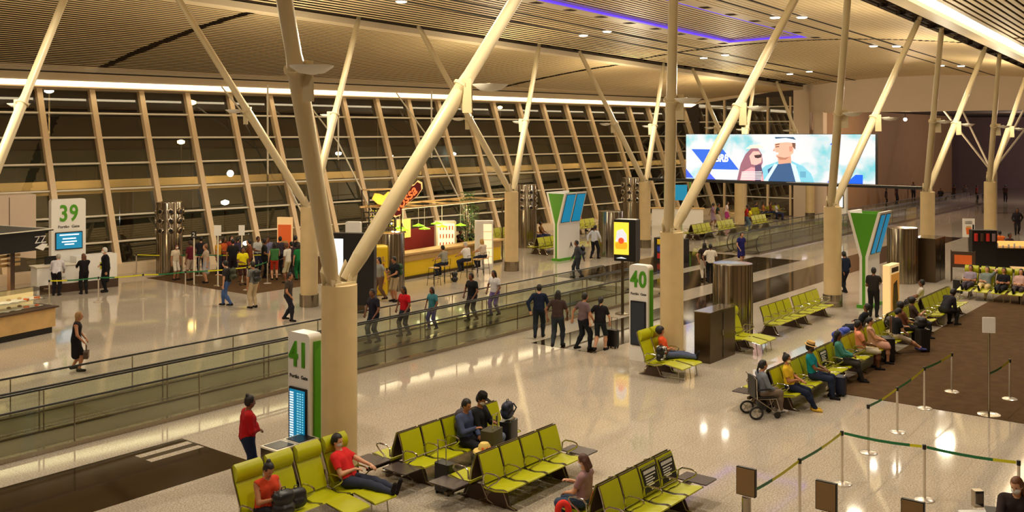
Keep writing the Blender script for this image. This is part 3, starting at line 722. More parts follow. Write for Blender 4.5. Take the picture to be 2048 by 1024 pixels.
def ad(name, poly, c, y, s_=1.0, px=True):
    """flat coloured shape printed on the screen, outline in screen pixels of 380 x 93"""
    q = [(a / 380 * BW, (1 - b_ / 93) * BH) for a, b_ in poly]; b = MB(); b.prism(q, y - .004, y, 'xz')
    key = 'ad_%d_%d_%d' % c; return b.build(name, glow(key, col(*c), s_), scr)
ad('logo_shape', [(12, 31), (82, 31), (116, 72), (48, 72)], (44, 98, 214), .015)
ad('blue_shape', [(0, 72), (0, 91), (17, 91)], (60, 90, 220), .015); ad('blue_shape', [(47, 74), (47, 93), (66, 93)], (66, 90, 226), .015)
ad('blue_shape', [(297, 20), (317, 0), (317, 20)], (52, 98, 216), .015); ad('blue_shape', [(292, 92), (299, 84), (299, 93)], (90, 110, 220), .015)
ad('blue_shape', [(327, 93), (345, 76), (358, 76), (358, 93)], (20, 92, 226), .015)
text('logo_text', 'BRB', .56, glow('ad_white', (1, 1, 1, 1), 1.2), s, (2.16, .008, .98), ext=.003, bold=.018, shear=.2).scale.x = .8
# the man
ad('jacket', [(168, 93), (160, 72), (172, 62), (190, 56), (200, 52), (224, 52), (246, 62), (262, 76), (268, 93)], (120, 190, 214), .012)
ad('shirt', [(178, 93), (176, 70), (190, 60), (222, 56), (234, 64), (238, 93)], (52, 86, 130), .008)
ad('neck', [(198, 60), (196, 46), (222, 40), (224, 60), (212, 66)], (206, 154, 130), .010)
ad('face', [(190, 22), (193, 44), (200, 50), (212, 50), (228, 36), (228, 18), (210, 12), (190, 14)], (222, 172, 150), .006)
ad('beard_line', [(193, 42), (200, 50), (212, 50), (220, 44), (210, 46), (198, 44)], (170, 120, 100), .004)
ad('smile', [(191, 36), (198, 36), (197, 40), (192, 40)], (250, 246, 240), .003)
ad('hair', [(224, 14), (232, 14), (231, 30), (226, 24)], (110, 78, 62), .004)
ad('hat', [(186, 14), (188, 2), (196, 0), (228, 0), (236, 12), (214, 9), (198, 10)], (236, 242, 244), .003)
ad('hat_band', [(190, 5), (228, 5), (233, 11), (212, 7), (192, 9)], (60, 90, 120), .002)
ad('collar', [(196, 60), (176, 93), (168, 93), (190, 58)], (196, 226, 234), .005); ad('collar', [(222, 56), (232, 93), (242, 93), (232, 60)], (196, 226, 234), .005)
ad('eye_line', [(192, 24), (199, 23), (199, 25), (192, 26)], (90, 60, 50), .002); ad('brow', [(191, 20), (200, 18), (200, 20), (192, 22)], (110, 78, 62), .002)
ad('ear', [(219, 24), (226, 23), (225, 33), (220, 34)], (196, 140, 118), .002); ad('nose', [(190, 26), (186, 33), (191, 34)], (206, 154, 134), .004)
ad('hat_brim', [(182, 15), (198, 10), (236, 12), (240, 18), (214, 15), (190, 18)], (226, 232, 236), .002)
ad('pocket', [(240, 72), (252, 72), (252, 84), (241, 84)], (96, 160, 190), .005)
# the woman
ad('hair', [(112, 93), (120, 60), (130, 40), (142, 28), (156, 28), (164, 40), (166, 56), (150, 93)], (142, 96, 112), .011)
ad('face', [(138, 44), (146, 34), (158, 34), (164, 44), (163, 56), (152, 62), (142, 60)], (226, 176, 168), .008)
ad('hat', [(130, 30), (140, 22), (160, 20), (172, 30), (160, 27), (146, 28)], (240, 214, 200), .006)
ad('glasses', [(148, 42), (163, 40), (163, 46), (156, 48), (150, 47)], (60, 44, 50), .005)
ad('blouse', [(118, 93), (124, 76), (142, 66), (156, 68), (166, 76), (168, 93)], (222, 150, 160), .006)
for i in range(6): ad('blouse_stripe', [(122 - i * .4, 76 + i * 3), (164, 74 + i * 3), (164, 75.2 + i * 3), (122 - i * .4, 77.2 + i * 3)], (250, 240, 240), .004)
ad('shadow_hair', [(150, 93), (150, 62), (162, 60), (166, 76), (162, 93)], (84, 66, 96), .005)

# ================================================================ POLE DISPLAY, TOTEM, SMALL SIGNS
px_, py_ = G(1245, 628)
t = thing('pole_display', 'black framed yellow burger advert screen on a tall pole by the travelator', 'display', (px_, py_, 0), -78)
MB().cyl((0, 0, 0), (0, 0, 2.9), .055, n=16).build('pole', 'dark_steel', t, True); MB().lathe([(.28, 0), (.26, .03), (.08, .06)], 28).build('base', 'dark_steel', t, True)
c = MB().rbox((.12, .15, 2.67), (.82, .5, 1.5), .03, ax=1).build('case', 'black', t); ps = MB().box((.0, -.12, 2.74), (.56, .02, 1.16)).build('screen', glow('ad_yellow', col(246, 204, 60), 1.0), c)
b = MB(); b.prism([(-.22, 2.62), (.22, 2.62), (.2, 2.9), (.05, 3.08), (-.16, 3.02)], -.14, -.132, 'xz', 0); b.prism([(-.2, 2.36), (.2, 2.36), (.24, 2.5), (.2, 2.6), (-.2, 2.6), (-.24, 2.5)], -.144, -.134, 'xz', 1)
b.build('advert_shapes', [glow('ad_grey', col(206, 206, 214), .9), glow('ad_amber', col(236, 160, 30), .9)], c)
MB().cyl((0, -.135, 2.66), (0, -.15, 2.66), .11, n=20).build('price_disc', glow('ad_red', col(232, 74, 34), 1.0), c); MB().prism([(-.2, 2.02), (.2, 2.02), (0, 2.07)], -.12, -.112, 'xz').build('maker_mark', 'screen_white', c)
t = thing('advert_totem', 'narrow lit advertising totem in the middle of the right lounge', 'totem', (34.6, 10.85, 0), 0)
b = MB().rbox((0, 0, 1.02), (1.0, .26, 2.04), .03); b.build('body', glow('totem_cream', col(250, 214, 150), .4), t)
MB().box((0, -.137, .98), (.84, .015, 1.5)).build('poster', glow('poster_tan', col(186, 124, 50), .5), t); b = MB(); b.prism([(-.24, .5), (.24, .5), (.28, .9), (.16, 1.5), (-.2, 1.4), (-.28, .8)], -.154, -.146, 'xz'); b.build('poster_shape', 'brown', t)
b = MB(); b.prism([(-.14, 1.0), (.14, 1.0), (.18, 1.5)], .118, .13, 'xz'); MB().box((.0, -.137, 1.87), (.7, .012, .16)).build('mark_plate', 'brown', t)
def stand_sign(x, y, rz, label, w, h, z, draw):
    t = thing('sign_stand', label, 'sign', (x, y, 0), rz)
    MB().lathe([(.26, 0), (.25, .02), (.04, .04)], 24).build('base', 'steel', t, True); MB().cyl((0, 0, .02), (0, 0, z), .025, n=10).build('pole', 'steel', t, True)
    MB().rbox((0, 0, z + h / 2), (w, .03, h), .01, ax=1).build('plate', 'white', t); draw(t) if draw else None
    return t
def cup(t):
    b = MB(); b.prism([(-.1, 1.15), (.1, 1.15), (.14, 1.5), (-.14, 1.5)], -.025, -.017, 'xz', 0); b.prism([(-.15, 1.5), (.15, 1.5), (.1, 1.6), (-.1, 1.6)], -.025, -.017, 'xz', 1); b.build('cup_picture', ['orange', 'wood'], t)
    for z in (1.78, 1.72, 1.84): MB().box((0, -.02, z), (.36, .01, .02)).build('text_line', 'black', t)
stand_sign(*G(1937, 512), -60, 'white poster stand with a drink picture near the coffee kiosk', .62, 1.0, 1.0, cup)
stand_sign(24.76, 5.55, -60, 'tall steel post with a small blank white sign on the carpet', .28, .36, 1.9, None)
t = thing('easel_board', 'small dark wooden menu board standing right of the far column', 'sign', (46.2, 11.4, 0), -75)
MB().box((0, 0, 1.0), (.95, .05, .7)).build('board', 'brown', t); b = MB(); b.box((0, -.03, 1.0), (.7, .01, .4)); b.build('chalk_panel', 'orange', t)
for sx in (-1, 1):
    MB().cyl((sx * .48, 0, 0), (sx * .48, 0, 1.4), .02, n=8).build('leg', 'brown', t); MB().cyl((sx * .44, .4, 0), (sx * .44, 0, 1.2), .02, n=8).build('leg', 'brown', t)
t = thing('lit_poster_stand', 'tall lit orange poster stand behind the gate queue', 'sign', (*G(570, 545), 0), -60)
MB().rbox((0, 0, 1.6), (.74, .08, 2.0), .02, ax=1).build('frame', glow('frame_lit', col(230, 190, 130), .45), t); MB().box((0, -.05, 1.5), (.64, .02, 1.5)).build('poster', glow('poster_or', col(196, 84, 34), .5), t)
b = MB(); b.prism([(-.2, 1.0), (.2, 1.0), (.16, 1.5), (-.16, 1.5)], -.075, -.066, 'xz'); b.build('poster_shape', 'wood', t); MB().box((0, 0, .3), (.5, .06, .6)).build('foot', 'black', t)

# ================================================================ QUEUE STANCHIONS AND BELTS
def post_me():
    b = MB(); b.lathe([(.175, 0), (.175, .012), (.14, .03), (.03, .045), (.027, .05)], 28, k=0); b.lathe([(.026, .04), (.026, .93)], 14, k=0); return b.mesh('post', 'post_steel', True)
def head_me():
    b = MB(); b.lathe([(.03, .90), (.033, .91), (.033, .975), (.03, .985)], 16); return b.mesh('head', 'black', True)
def stanchion(x, y, label, tall=None):
    t = thing('stanchion', label, 'stanchion', (x, y, 0), 0, 'steel queue posts')
    put('post', cached('post', post_me), t); put('head', cached('head', head_me), t); return t
def belt(a, b_, label, half=.5, flip=False, z=.945):
    t = thing('queue_belt', label, 'belt', (a[0], a[1], z), 0, 'green and yellow queue belts')
    d = Vector((b_[0] - a[0], b_[1] - a[1], 0)); L = d.length; d.normalize()
    n = Vector((-d.y, d.x, 0)) * .002; cuts = [0, half, 1]; ms = ['dkgreen', 'beltyellow'] if not flip else ['beltyellow', 'dkgreen']
    for i in range(2):
        p = MB(); rows = []
        for u in np.linspace(cuts[i], cuts[i + 1], 5):
            s_ = .04 + (L - .08) * u; c = d * s_; sag = -.03 * math.sin(PI * u)
            rows.append([(c.x, c.y, c.z + sag - .025), (c.x, c.y, c.z + sag + .025)])
        p.grid([[tuple(Vector(q) + n) for q in r] for r in rows]); p.grid([[tuple(Vector(q) - n) for q in r][::-1] for r in rows])
        p.build('webbing', ms[i], t, label=('green length' if ms[i] == 'dkgreen' else 'yellow length'))
RP = [(14.2, 6.62), (16.2, 6.6), (18.2, 6.6), (18.3, 5.16), (18.4, 3.66), (20.3, 6.82), (22.1, 6.8), (24.4, 6.88), (26.4, 6.78), (26.55, 5.48)]
RL = ['queue post at the lower edge between the two dark monitors', 'queue post left of the corner of the near belt lane', 'corner queue post where the near belt turns', 'queue post in the middle of the long green belt at lower right',
      'queue post at the right frame edge beside the masked staff woman', 'queue post standing closest to the carpet edge on the pale floor', 'queue post on the pale floor just before the carpet', 'queue post just inside the carpet edge', 'queue post farthest along the carpet lane', 'queue post on the carpet at the right edge near the white sign post']
for p, l in zip(RP, RL): stanchion(*p, l)
belt(RP[0], RP[1], 'belt between the lower monitors rising to the right', .45); belt(RP[1], RP[2], 'belt from the near left post up to the corner post', .5)
belt(RP[2], RP[3], 'dark green belt running right from the corner post', .85); belt(RP[3], RP[4], 'dark green belt ending at the right frame edge', .75)
belt(RP[5], RP[6], 'short green and yellow belt above the corner post', .45); belt(RP[6], RP[7], 'belt crossing the carpet edge between two posts', .5); belt(RP[7], RP[8], 'belt lying farthest along the carpet lane', .6)
belt((24.8, 5.55), RP[9], 'belt beside the small blank white sign post', .6)
LP = [(18.4, 36.9), (20.0, 36.25), (21.5, 35.6), (23.0, 35.0), (25.4, 34.2), (27.05, 35.0), (24.9, 41.8), (26.6, 39.4), (29.0, 36.8)]
LL = ['leftmost post of the belt line at gate 39', 'post in front of the man in the long black coat', 'post of the gate 39 belt line between the coat man and the carpet', 'post at the corner of the gate 39 queue carpet', 'post behind the man with jeans in the gate queue',
      'post in the middle of the gate queue', 'post standing behind by the glass wall', 'post beside the woman in pale shorts', 'post beside the man with the white shirt and waist bag']
for p, l in zip(LP, LL): stanchion(*p, l)
for i in range(4): belt(LP[i], LP[i + 1], 'gate 39 queue belt, %s stretch from the left' % ('first', 'second', 'third', 'fourth')[i], .35, i % 2 == 0)
belt(LP[4], LP[5], 'gate queue belt behind the waiting crowd, right stretch', .4, True); belt(LP[6], LP[7], 'gate queue belt near the glass wall', .4, True)
belt(LP[7], LP[8], 'yellow gate queue belt in the middle of the crowd', .3)
for i, (x, y, h, w) in enumerate(((24.8, 37.1, 2.3, .22), (25.3, 36.1, 2.5, .3), (26.6, 36.2, 2.4, .26))):
    t = thing('queue_sign_post', ('tall thin post with a small black number 2 sign at the queue', 'tall white blade sign post, left one', 'tall white blade sign post, right one')[i], 'sign', (x, y, 0), -50)
    MB().lathe([(.2, 0), (.18, .03), (.03, .04)], 20).build('base', 'steel', t, True); MB().cyl((0, 0, .02), (0, 0, h), .03, n=10).build('pole', 'white_steel', t)
    MB().box((0, -.04, h - .12), (w, .02, .3 if i == 0 else .45)).build('plate', 'black' if i == 0 else 'white', t)
    if i == 0: text('number', '2', .24, 'white', t, (0, -.055, h - .2))
# dark monitors on pedestals at the lower edge
for i, (px, py, z) in enumerate(((1493, 935, 1.5), (1653, 963, 1.5), (1826, 1000, 1.5))):
    x, y = G(px, py, z); t = thing('pedestal_monitor', 'dark monitor back on a steel pedestal, %s of three at the bottom' % ('leftmost', 'middle', 'rightmost')[i], 'monitor', (x, y, 0), 90)
    MB().lathe([(.2, 0), (.18, .03), (.075, .05), (.07, 1.06)], 20).build('pedestal', 'steel', t, True)
    f = MB().rbox((0, 0, 1.29), (.31, .05, .42), .01, ax=1).build('frame', 'black', t); MB().box((0, .03, 1.29), (.285, .02, .39)).build('back_panel', mat('monitor_back', col(132, 102, 60), .4), f)
    MB().box((0, -.03, 1.29), (.27, .01, .37)).build('screen', 'screen_dark', f)
# ================================================================ GATE DESK (lower right)
t = thing('gate_desk', 'white gate desk at the lower right corner', 'desk', (15.6, 3.1, 0), -50)
MB().rbox((0, 0, .99), (1.5, .6, .04), .03).build('worktop', 'white', t); MB().box((0, 0, .48), (1.4, .5, .96)).build('body', 'white_steel', t)
t = thing('scanner_box', 'small grey card reader standing on the gate desk', 'scanner', (*G(1955, 1000, 1.1), 1.01), -50)
MB().rbox((0, 0, .12), (.14, .12, .24), .01).build('body', 'steel', t); MB().box((0, -.065, .13), (.1, .01, .14)).build('display', mat('reader', col(110, 96, 80), .3), t)
t = thing('laptop', 'open laptop on the gate desk in front of the masked staff woman', 'laptop', (*G(1990, 1012, 1.1), 1.01), 200)
MB().box((0, 0, .012), (.34, .24, .02)).build('keyboard_base', 'black', t); MB().box((0, .15, .13), (.34, .015, .23), (-.35, 0, 0)).build('lid', 'screen_dark', t)
# ================================================================ BINS by the nearest column
t = thing('recycling_bins', 'twin steel recycling bins with square dark openings behind the recliners', 'bin', (11.4, 14.42, 0), 0)
for i in range(2):
    b = MB(); x = i * .5
    b.box((x, 0, .42), (.46, .46, .84)); b.build('bin_body', 'steel', t)
    MB().box((x, 0, .85), (.48, .48, .03)).build('lid_frame', 'white_steel', t); MB().box((x, 0, .868), (.38, .38, .012)).build('opening', 'black', t)
# ================================================================ YELLOW BAR
t = thing('bar_counter', 'long yellow fronted bar counter with wooden top beyond the travelator', 'bar', (31.2, 31.1, 0), 4)
bw = 7.9
MB().box((bw / 2, .35, .55), (bw, .6, 1.1)).build('body', 'yellow', t); MB().box((bw / 2, .28, 1.13), (bw + .2, .85, .08)).build('worktop', 'wood', t)
MB().box((bw / 2, .03, .93), (bw, .05, .30)).build('fascia', 'wood', t); MB().box((bw / 2, -.02, .06), (bw, .08, .12)).build('kick_rail', 'dark_steel', t)
for x in (2.6, 5.3): MB().box((x, .045, .42), (.02, .02, .66)).build('panel_joint', 'brown', t)
def on(px, py, z): x, y = G(px, py, z); return x, y
t = thing('back_bar_wall', 'red and dark back wall unit of the bar', 'wall unit', (31.8, 34.0, 0), 4)
MB().box((3.3, 0, .9), (5.0, .3, 1.8)).build('body', mat('maroon', col(120, 26, 22), .5), t); MB().box((1.2, -.2, 1.5), (1.3, .1, 1.2)).build('menu_panel', 'brown', t)
b = MB(); b.box((2.4, -.22, 1.9), (1.3, .06, .9)); o = b.build('lit_picture', glow('pic', col(236, 190, 90), .8), t); MB().prism([(2.0, 1.6), (2.4, 2.2), (2.7, 1.7)], -.26, -.25, 'xz').build('picture_shape', 'brown', o)
t = thing('drinks_fridge', 'lit glass fronted drinks fridge at the right end of the bar', 'fridge', (36.2, 32.9, 0), -40)
MB().rbox((.0, 0, 1.1), (1.0, .75, 2.2), .03).build('body', 'white_steel', t); MB().box((0, -.385, 1.25), (.8, .03, 1.7)).build('door', glow('fridge_lit', col(255, 238, 200), .8), t)
for z in (.6, 1.0, 1.4, 1.8):
    for i in range(5): put('bottle', cached('fb', lambda: MB().cyl((0, 0, 0), (0, 0, .2), .028, n=8).mesh('bottle', 'orange')), t, (-.3 + i * .15, -.43, z))
t = thing('display_cabinet', 'lit white display cabinet at the far right end of the bar', 'cabinet', (*G(968, 536), 0), -50)
MB().rbox((0, 0, 1.15), (.9, .6, 2.3), .04).build('body', 'white', t); MB().box((.18, -.31, 1.2), (.4, .03, 1.9)).build('lit_shelf', glow('shelf_lit', col(255, 226, 180), .8), t)
for z in (.6, 1.0, 1.4, 1.8): MB().box((.18, -.33, z), (.4, .02, .02)).build('shelf', 'wood', t)
# canopy beam with lit edge + pendants
t = thing('bar_canopy', 'slim lit canopy frame hanging above the bar', 'canopy', (31.6, 31.6, 3.15), 4)
for y in (0, 2.0): MB().box((4.0, y, 0), (8.6, .08, .08)).build('rail', 'wood', t)
MB().box((4.0, .0, -.05), (8.4, .04, .02)).build('light_strip', glow('warm_strip', col(255, 226, 170), 2.2), t)
for x in (0, 2, 4, 6, 8): MB().box((x, 1.0, 0), (.05, 2.0, .05)).build('cross_rail', 'wood', t)
for x, y in ((-.2, 0), (-.2, 2), (8.2, 0), (8.2, 2)): MB().cyl((x, y, -3.15), (x, y, 0), .035, n=8).build('post', 'dark_steel', t)
for i, (px, py) in enumerate(((799, 457), (806, 461), (837, 452), (849, 458), (873, 448), (884, 454), (921, 451))):
    Y = 31.9 + (i % 2) * .5; u = (px - 1024) / F_PX; d = Y / (st - u * ct); X = d * (ct + u * st); z = EYE - (py - HOR) * d / F_PX
    t = thing('pendant_lamp', 'lime green dish pendant over the bar, number %s from the left' % ('one', 'two', 'three', 'four', 'five', 'six', 'seven')[i], 'pendant lamp', (X, Y, z), 0, 'lime pendants over the bar')
    MB().lathe([(.03, .12), (.1, .08), (.26, .03), (.28, 0), (.25, .0), (.05, .06)], 20).build('shade', 'lime_lit', t, True) if 'lime_lit' in MATS else None
    if 'lime_lit' not in MATS:
        glow('lime_lit', col(150, 210, 20), .55); MB().lathe([(.03, .12), (.1, .08), (.26, .03), (.28, 0), (.25, .0), (.05, .06)], 20).build('shade', 'lime_lit', t, True)
    MB().lathe([(.0, -.03), (.07, -.02), (.07, .04)], 12).build('bulb', glow('bulb', (1, .85, .6, 1), 6), t, True); MB().cyl((0, 0, .1), (0, 0, 3.15 - z), .01, n=6).build('cord', 'white_steel', t)
for x in (32.5, 35.0, 37.5): lamp('POINT', (x, 32.6, 2.6), 60, (1, .75, .4), .2)
t = thing('neon_script_sign', 'red and yellow outlined script sign on the corner of the bar', 'sign', (*G(803, 560), 0), -25)
zz = EYE - (430 - HOR) * 39.0 / F_PX
pts = [(-.55, -.35), (-.3, -.5), (-.05, -.42), (.0, -.15), (.3, .12), (.75, .42), (1.0, .75), (.98, 1.02), (.78, 1.12), (.62, .95), (.3, .85), (.05, .62), (-.25, .5), (-.4, .2), (-.62, -.1)]
b = MB(); b.prism(pts, -.02, .02, 'xz'); o = b.build('outline', glow('sign_cream', col(250, 200, 120), .9), t); o.location = (0, 0, zz)
b = MB(); b.prism([(x * .92 + .015, z * .92 + .02) for x, z in pts], -.032, -.02, 'xz'); o = b.build('field', mat('sign_field', col(110, 20, 24), .5), t); o.location = (0, 0, zz)
o = text('script_text', 'Nossa', .62, glow('sign_red', col(240, 120, 60), .9), t, (.16, -.05, zz + .06), rot=(PI / 2, R(-42), 0), ext=.006, bold=.012, shear=.4)
MB().cyl((0, .05, 0), (0, .05, zz), .03, n=8).build('post', 'dark_steel', t)
# bottle tower left of the bar
t = thing('bottle_tower', 'tall dark rack holding rows of wine bottles with a yellow sign on top', 'rack', (*G(758, 545), 0), -10)
for sx in (-.75, .75):
    for sy in (-.3, .3): MB().cyl((sx, sy, 0), (sx, sy, 3.9), .03, n=8).build('upright', 'black', t)
for z in (2.1, 2.35, 2.6, 2.85, 3.1): MB().box((0, 0, z), (1.5, .6, .03)).build('shelf', 'brown', t)
MB().box((0, 0, 3.9), (1.5, .6, .05)).build('top', 'wood', t)
b = MB(); b.prism([(-.45, 3.75), (-.6, 3.5), (-.3, 3.25), (.1, 3.15), (.6, 3.3), (.75, 3.55), (.6, 3.75), (.3, 3.8), (.05, 3.62), (-.2, 3.72)], -.34, -.3, 'xz'); b.build('yellow_sign', glow('sign_amber', col(240, 184, 60), .9), t)
bme = None
def bottle():
    b = MB(); b.lathe([(.035, 0), (.037, .01), (.037, .12), (.014, .17), (.012, .21)], 10, k=0); b.lathe([(.038, .04), (.038, .09)], 10, k=1); return b.mesh('bottle', [mat('bottle_green', col(30, 44, 20), .15), 'beltyellow'], True)
rows = ['lowest', 'second', 'third', 'fourth']
k = 0
tx, ty = G(758, 545); ca, sa = math.cos(R(-10)), math.sin(R(-10))
for r_, z in enumerate((2.115, 2.365, 2.615, 2.865)):
    for i in range(9):
        lx, ly = -.64 + i * .16, -.2
        o = bpy.data.objects.new('wine_bottle', cached('bottle', bottle)); C.objects.link(o); o.location = (tx + ca * lx - sa * ly, ty + sa * lx + ca * ly, z)
        tag(o, 'dark bottle with yellow label on the %s shelf of the tall rack' % rows[r_], 'bottle', 'bottles on the %s shelf of the rack' % rows[r_])
# bar front fridge with yellow (left of drum)
t = thing('open_drinks_case', 'yellow open drinks case between the nearest column and the steel drum', 'drinks case', (*G(742, 590), 0), -30)
MB().rbox((0, 0, 1.0), (1.2, .7, 2.0), .1, ax=0).build('body', 'yellow', t)
for i, z in enumerate((.5, .8, 1.1, 1.4)):
    MB().box((0, -.36, z), (1.0, .1, .03)).build('shelf', 'wood', t)
    b = MB(); [b.cyl((-.42 + j * .12, -.37, z + .02), (-.42 + j * .12, -.37, z + .18), .035, n=8) for j in range(8)]; tag(b.build('packs', ['orange', 'beltyellow', 'red', 'wood'][i], t), 'row of packed drinks', None, None, 'stuff')
t = thing('big_black_display', 'large black display case standing behind the nearest column bracket', 'display', (*G(700, 625), 0), -60)
MB().rbox((0, 0, 1.6), (1.9, .35, 2.6), .03, ax=1).build('case', 'black', t); MB().box((-.55, -.19, 1.6), (.7, .02, 2.2)).build('screen', 'screen_white', t); MB().box((0, 0, .15), (1.2, .3, .3)).build('foot', 'dark_steel', t)
# white panel with small screen next to second far column
t = thing('info_panel', 'tall white information panel with blue screen right of the second far column', 'sign', (26.2, 28.6, 0), -60)
MB().rbox((0, 0, 1.55), (.6, .2, 3.1), .05, ax=1).build('body', 'white', t); f = MB().box((0, -.11, 1.5), (.5, .03, 1.3)).build('screen_frame', 'black', t); MB().box((0, -.13, 1.5), (.42, .02, 1.2)).build('screen', 'screen_blue', f); MB().box((0, 0, .05), (.7, .3, .1)).build('foot', 'green', t)
# bar stools
def stool(x, y, label, rz=0, back=True):
    t = thing('bar_stool', label, 'stool', (x, y, 0), rz, 'thin black bar stools')
    MB().rbox((0, 0, .76), (.36, .36, .04), .04).build('seat', 'wood', t)
    for sx in (-1, 1):
        for sy in (-1, 1): MB().cyl((sx * .15, sy * .15, .75), (sx * .21, sy * .21, 0), .012, n=6).build('leg', 'black', t)
    b = MB()
    for a, c in (((-.18, -.18), (.18, -.18)), ((.18, -.18), (.18, .18)), ((.18, .18), (-.18, .18)), ((-.18, .18), (-.18, -.18))): b.cyl((a[0] * 1.08, a[1] * 1.08, .3), (c[0] * 1.08, c[1] * 1.08, .3), .009, n=6)
    b.build('foot_ring', 'black', t)
    if back: MB().tube([(-.17, -.17, .76), (-.18, -.2, 1.05), (.18, -.2, 1.05), (.17, -.17, .76)], .011, 6).build('back_frame', 'black', t)
BAR = [G(868, 571), G(889, 566), G(934, 557), G(955, 552), G(967, 549)]
for i, p in enumerate(BAR): stool(*p, 'thin black bar stool at the yellow counter, %s from the left' % ('first', 'second', 'third', 'fourth', 'fifth')[i], 0)
# plants by the bar
def plant(x, y, h, label, n=60, w=.5, base=.0):
    t = thing('tall_plant', label, 'plant', (x, y, base)); rnd = random.Random(int(x * 10))
    MB().lathe([(.2, 0), (.26, .4), (.24, .4), (.2, .36)], 16).build('planter', 'dark_steel', t, True)
    b = MB(); 
    for i in range(5): b.tube([(rnd.uniform(-.1, .1), rnd.uniform(-.1, .1), .35), (rnd.uniform(-.2, .2), rnd.uniform(-.2, .2), h * .9)], .015, 5)
    b.build('stem', 'brown', t)
    b = MB()
    for i in range(n * 3):
        z = rnd.uniform(.5, h); a = rnd.uniform(0, 2 * PI); r = rnd.uniform(.02, w * (1.1 - .6 * z / h)); c = Vector((r * math.cos(a), r * math.sin(a), z)); d = Vector((math.cos(a), math.sin(a), rnd.uniform(-.6, .7))).normalized() * rnd.uniform(.12, .22); s_ = d.cross(Vector((0, 0, 1))).normalized() * .03
        up = Vector((0, 0, .006)); b.add([c, c + d * .5 + s_, c + d, c + d * .5 - s_, c + d * .5 + up * 3], [(0, 1, 4), (1, 2, 4), (2, 3, 4), (3, 0, 4), (0, 3, 2, 1)])
    b.build('foliage', 'leaf', t)
plant(*G(936, 528), 3.6, 'tall leafy green plant between the fridge and the white cabinet at the bar', 230, .55)
plant(*G(950, 520), 2.8, 'smaller green plant behind the bar, right of the pendants', 60, .4)
# ================================================================ PASTRY KIOSK (left edge)
kx, ky = 16.0, 31.9
t = thing('pastry_kiosk', 'pastry kiosk with curved glass case and black canopy at the left edge', 'kiosk', (kx, ky, 0), 12)
MB().box((-3, .5, .1), (6, 1.0, .2)).build('plinth', 'black', t); MB().box((-3, .45, .52), (6.1, 1.1, .62)).build('counter_front', 'wood', t)
MB().box((-3, .45, .85), (6.25, 1.25, .05)).build('ledge', 'brown', t)
b = MB(); pr = [(0.0, .88), (-.05, 1.2), (.1, 1.42), (.9, 1.45)]
for x0_, x1_ in ((-6, -3.05), (-3, -.0)): b.slab([[(x0_, y, z) for y, z in pr], [(x1_, y, z) for y, z in pr]], .01)
b.build('glass_case', 'case_glass', t); MB().box((-3, .5, 1.12), (5.9, .7, .015)).build('shelf', 'case_glass', t); MB().box((-3, .92, 1.15), (6, .03, .55)).build('lit_back', glow('case_light', col(255, 226, 160), .35), t)
ca, sa = math.cos(R(12)), math.sin(R(12)); rnd = random.Random(5)
for zz_ in (.89, 1.14):
    for q_ in range(3): MB().box((-5 + q_ * 2, .55, zz_), (1.8, .5, .012)).build('shelf_liner', 'white', t)
def pastry(k):
    b = MB()
    if k == 0: b.lathe([(.05, 0), (.07, .03), (.05, .07), (.01, .08)], 10)
    elif k == 1: b.rbox((0, 0, .03), (.18, .09, .06), .03)
    else: b.rbox((0, 0, .01), (.3, .22, .02), .02); 
    return b.mesh('pastry', ['wood', 'orange', 'white'][k], True)
for z, nm in ((.88, 'lower'), (1.13, 'upper')):
    for i in range(30):
        lx, ly = -5.75 + (i // 2) * .39, .36 + .32 * (i % 2); k = (i * 7 + i // 3) % 3
        o = bpy.data.objects.new(['bun', 'sandwich', 'tray'][k], cached(('pastry', k), lambda k=k: pastry(k))); C.objects.link(o)
        o.location = (kx + ca * lx - sa * ly, ky + sa * lx + ca * ly, z); o.rotation_euler = (0, 0, rnd.uniform(0, 3))
        tag(o, '%s in the lit pastry case on the %s level' % (['small round bun', 'wrapped sandwich', 'flat white tray'][k], nm), ['bun', 'sandwich', 'tray'][k], 'pastry case %s level %s' % (nm, ['buns', 'sandwiches', 'trays'][k]))
for x in (-.6, -5.4): MB().box((x, 1.2, 1.6), (.16, .16, 3.2)).build('post', 'brown', t)
MB().box((-3.2, 1.9, 3.0), (6.6, 2.9, .62)).build('canopy', 'black', t); MB().box((-3.2, 1.9, 3.33), (7.0, 3.2, .05)).build('canopy_top', 'black', t)
b = MB(); b.box((-3.2, .3, 3.36), (7.0, .03, .03)); b.box((.3, 1.9, 3.36), (.03, 3.2, .03)); b.build('canopy_edge', 'white_steel', t)
for z in (2.2, 2.35, 2.5): MB().box((-3, 1.3, z), (5.6, .05, .09)).build('wooden_slat', 'wood', t)
MB().box((-3, 2.9, 1.5), (5.8, .1, 2.4)).build('back_wall', 'wood', t); MB().box((-3, 2.6, .5), (5.6, .5, 1.0)).build('back_counter', 'wood', t)
MB().box((-3, 1.9, 2.66), (5.6, .3, .03)).build('light_panel', glow('kiosk_light', col(255, 224, 160), 5), t)
text('logo_letters', 'ZZ', .34, 'white', t, (-.1 + .0, .43, 2.92), rot=(PI / 2, 0, 0), ext=.004)
b = MB(); b.prism([(-.3, 2.78), (.0, 2.66), (.18, 2.86), (-.02, 2.9)], .425, .44, 'xz'); b.build('logo_swoosh', 'white', t)
lamp('POINT', (kx - 2.4, ky + 1.4, 2.3), 160, (1, .78, .45), .25)
t = thing('service_box', 'plain pale cabinet standing behind the pastry kiosk at the left edge', 'cabinet', (*G(16, 560), 0), -10)
MB().box((0, 0, 1.9), (2.0, 1.2, 3.8)).build('body', 'wall', t); MB().box((-.1, -.61, 1.9), (.02, .02, 3.6)).build('door_gap', 'brown', t)
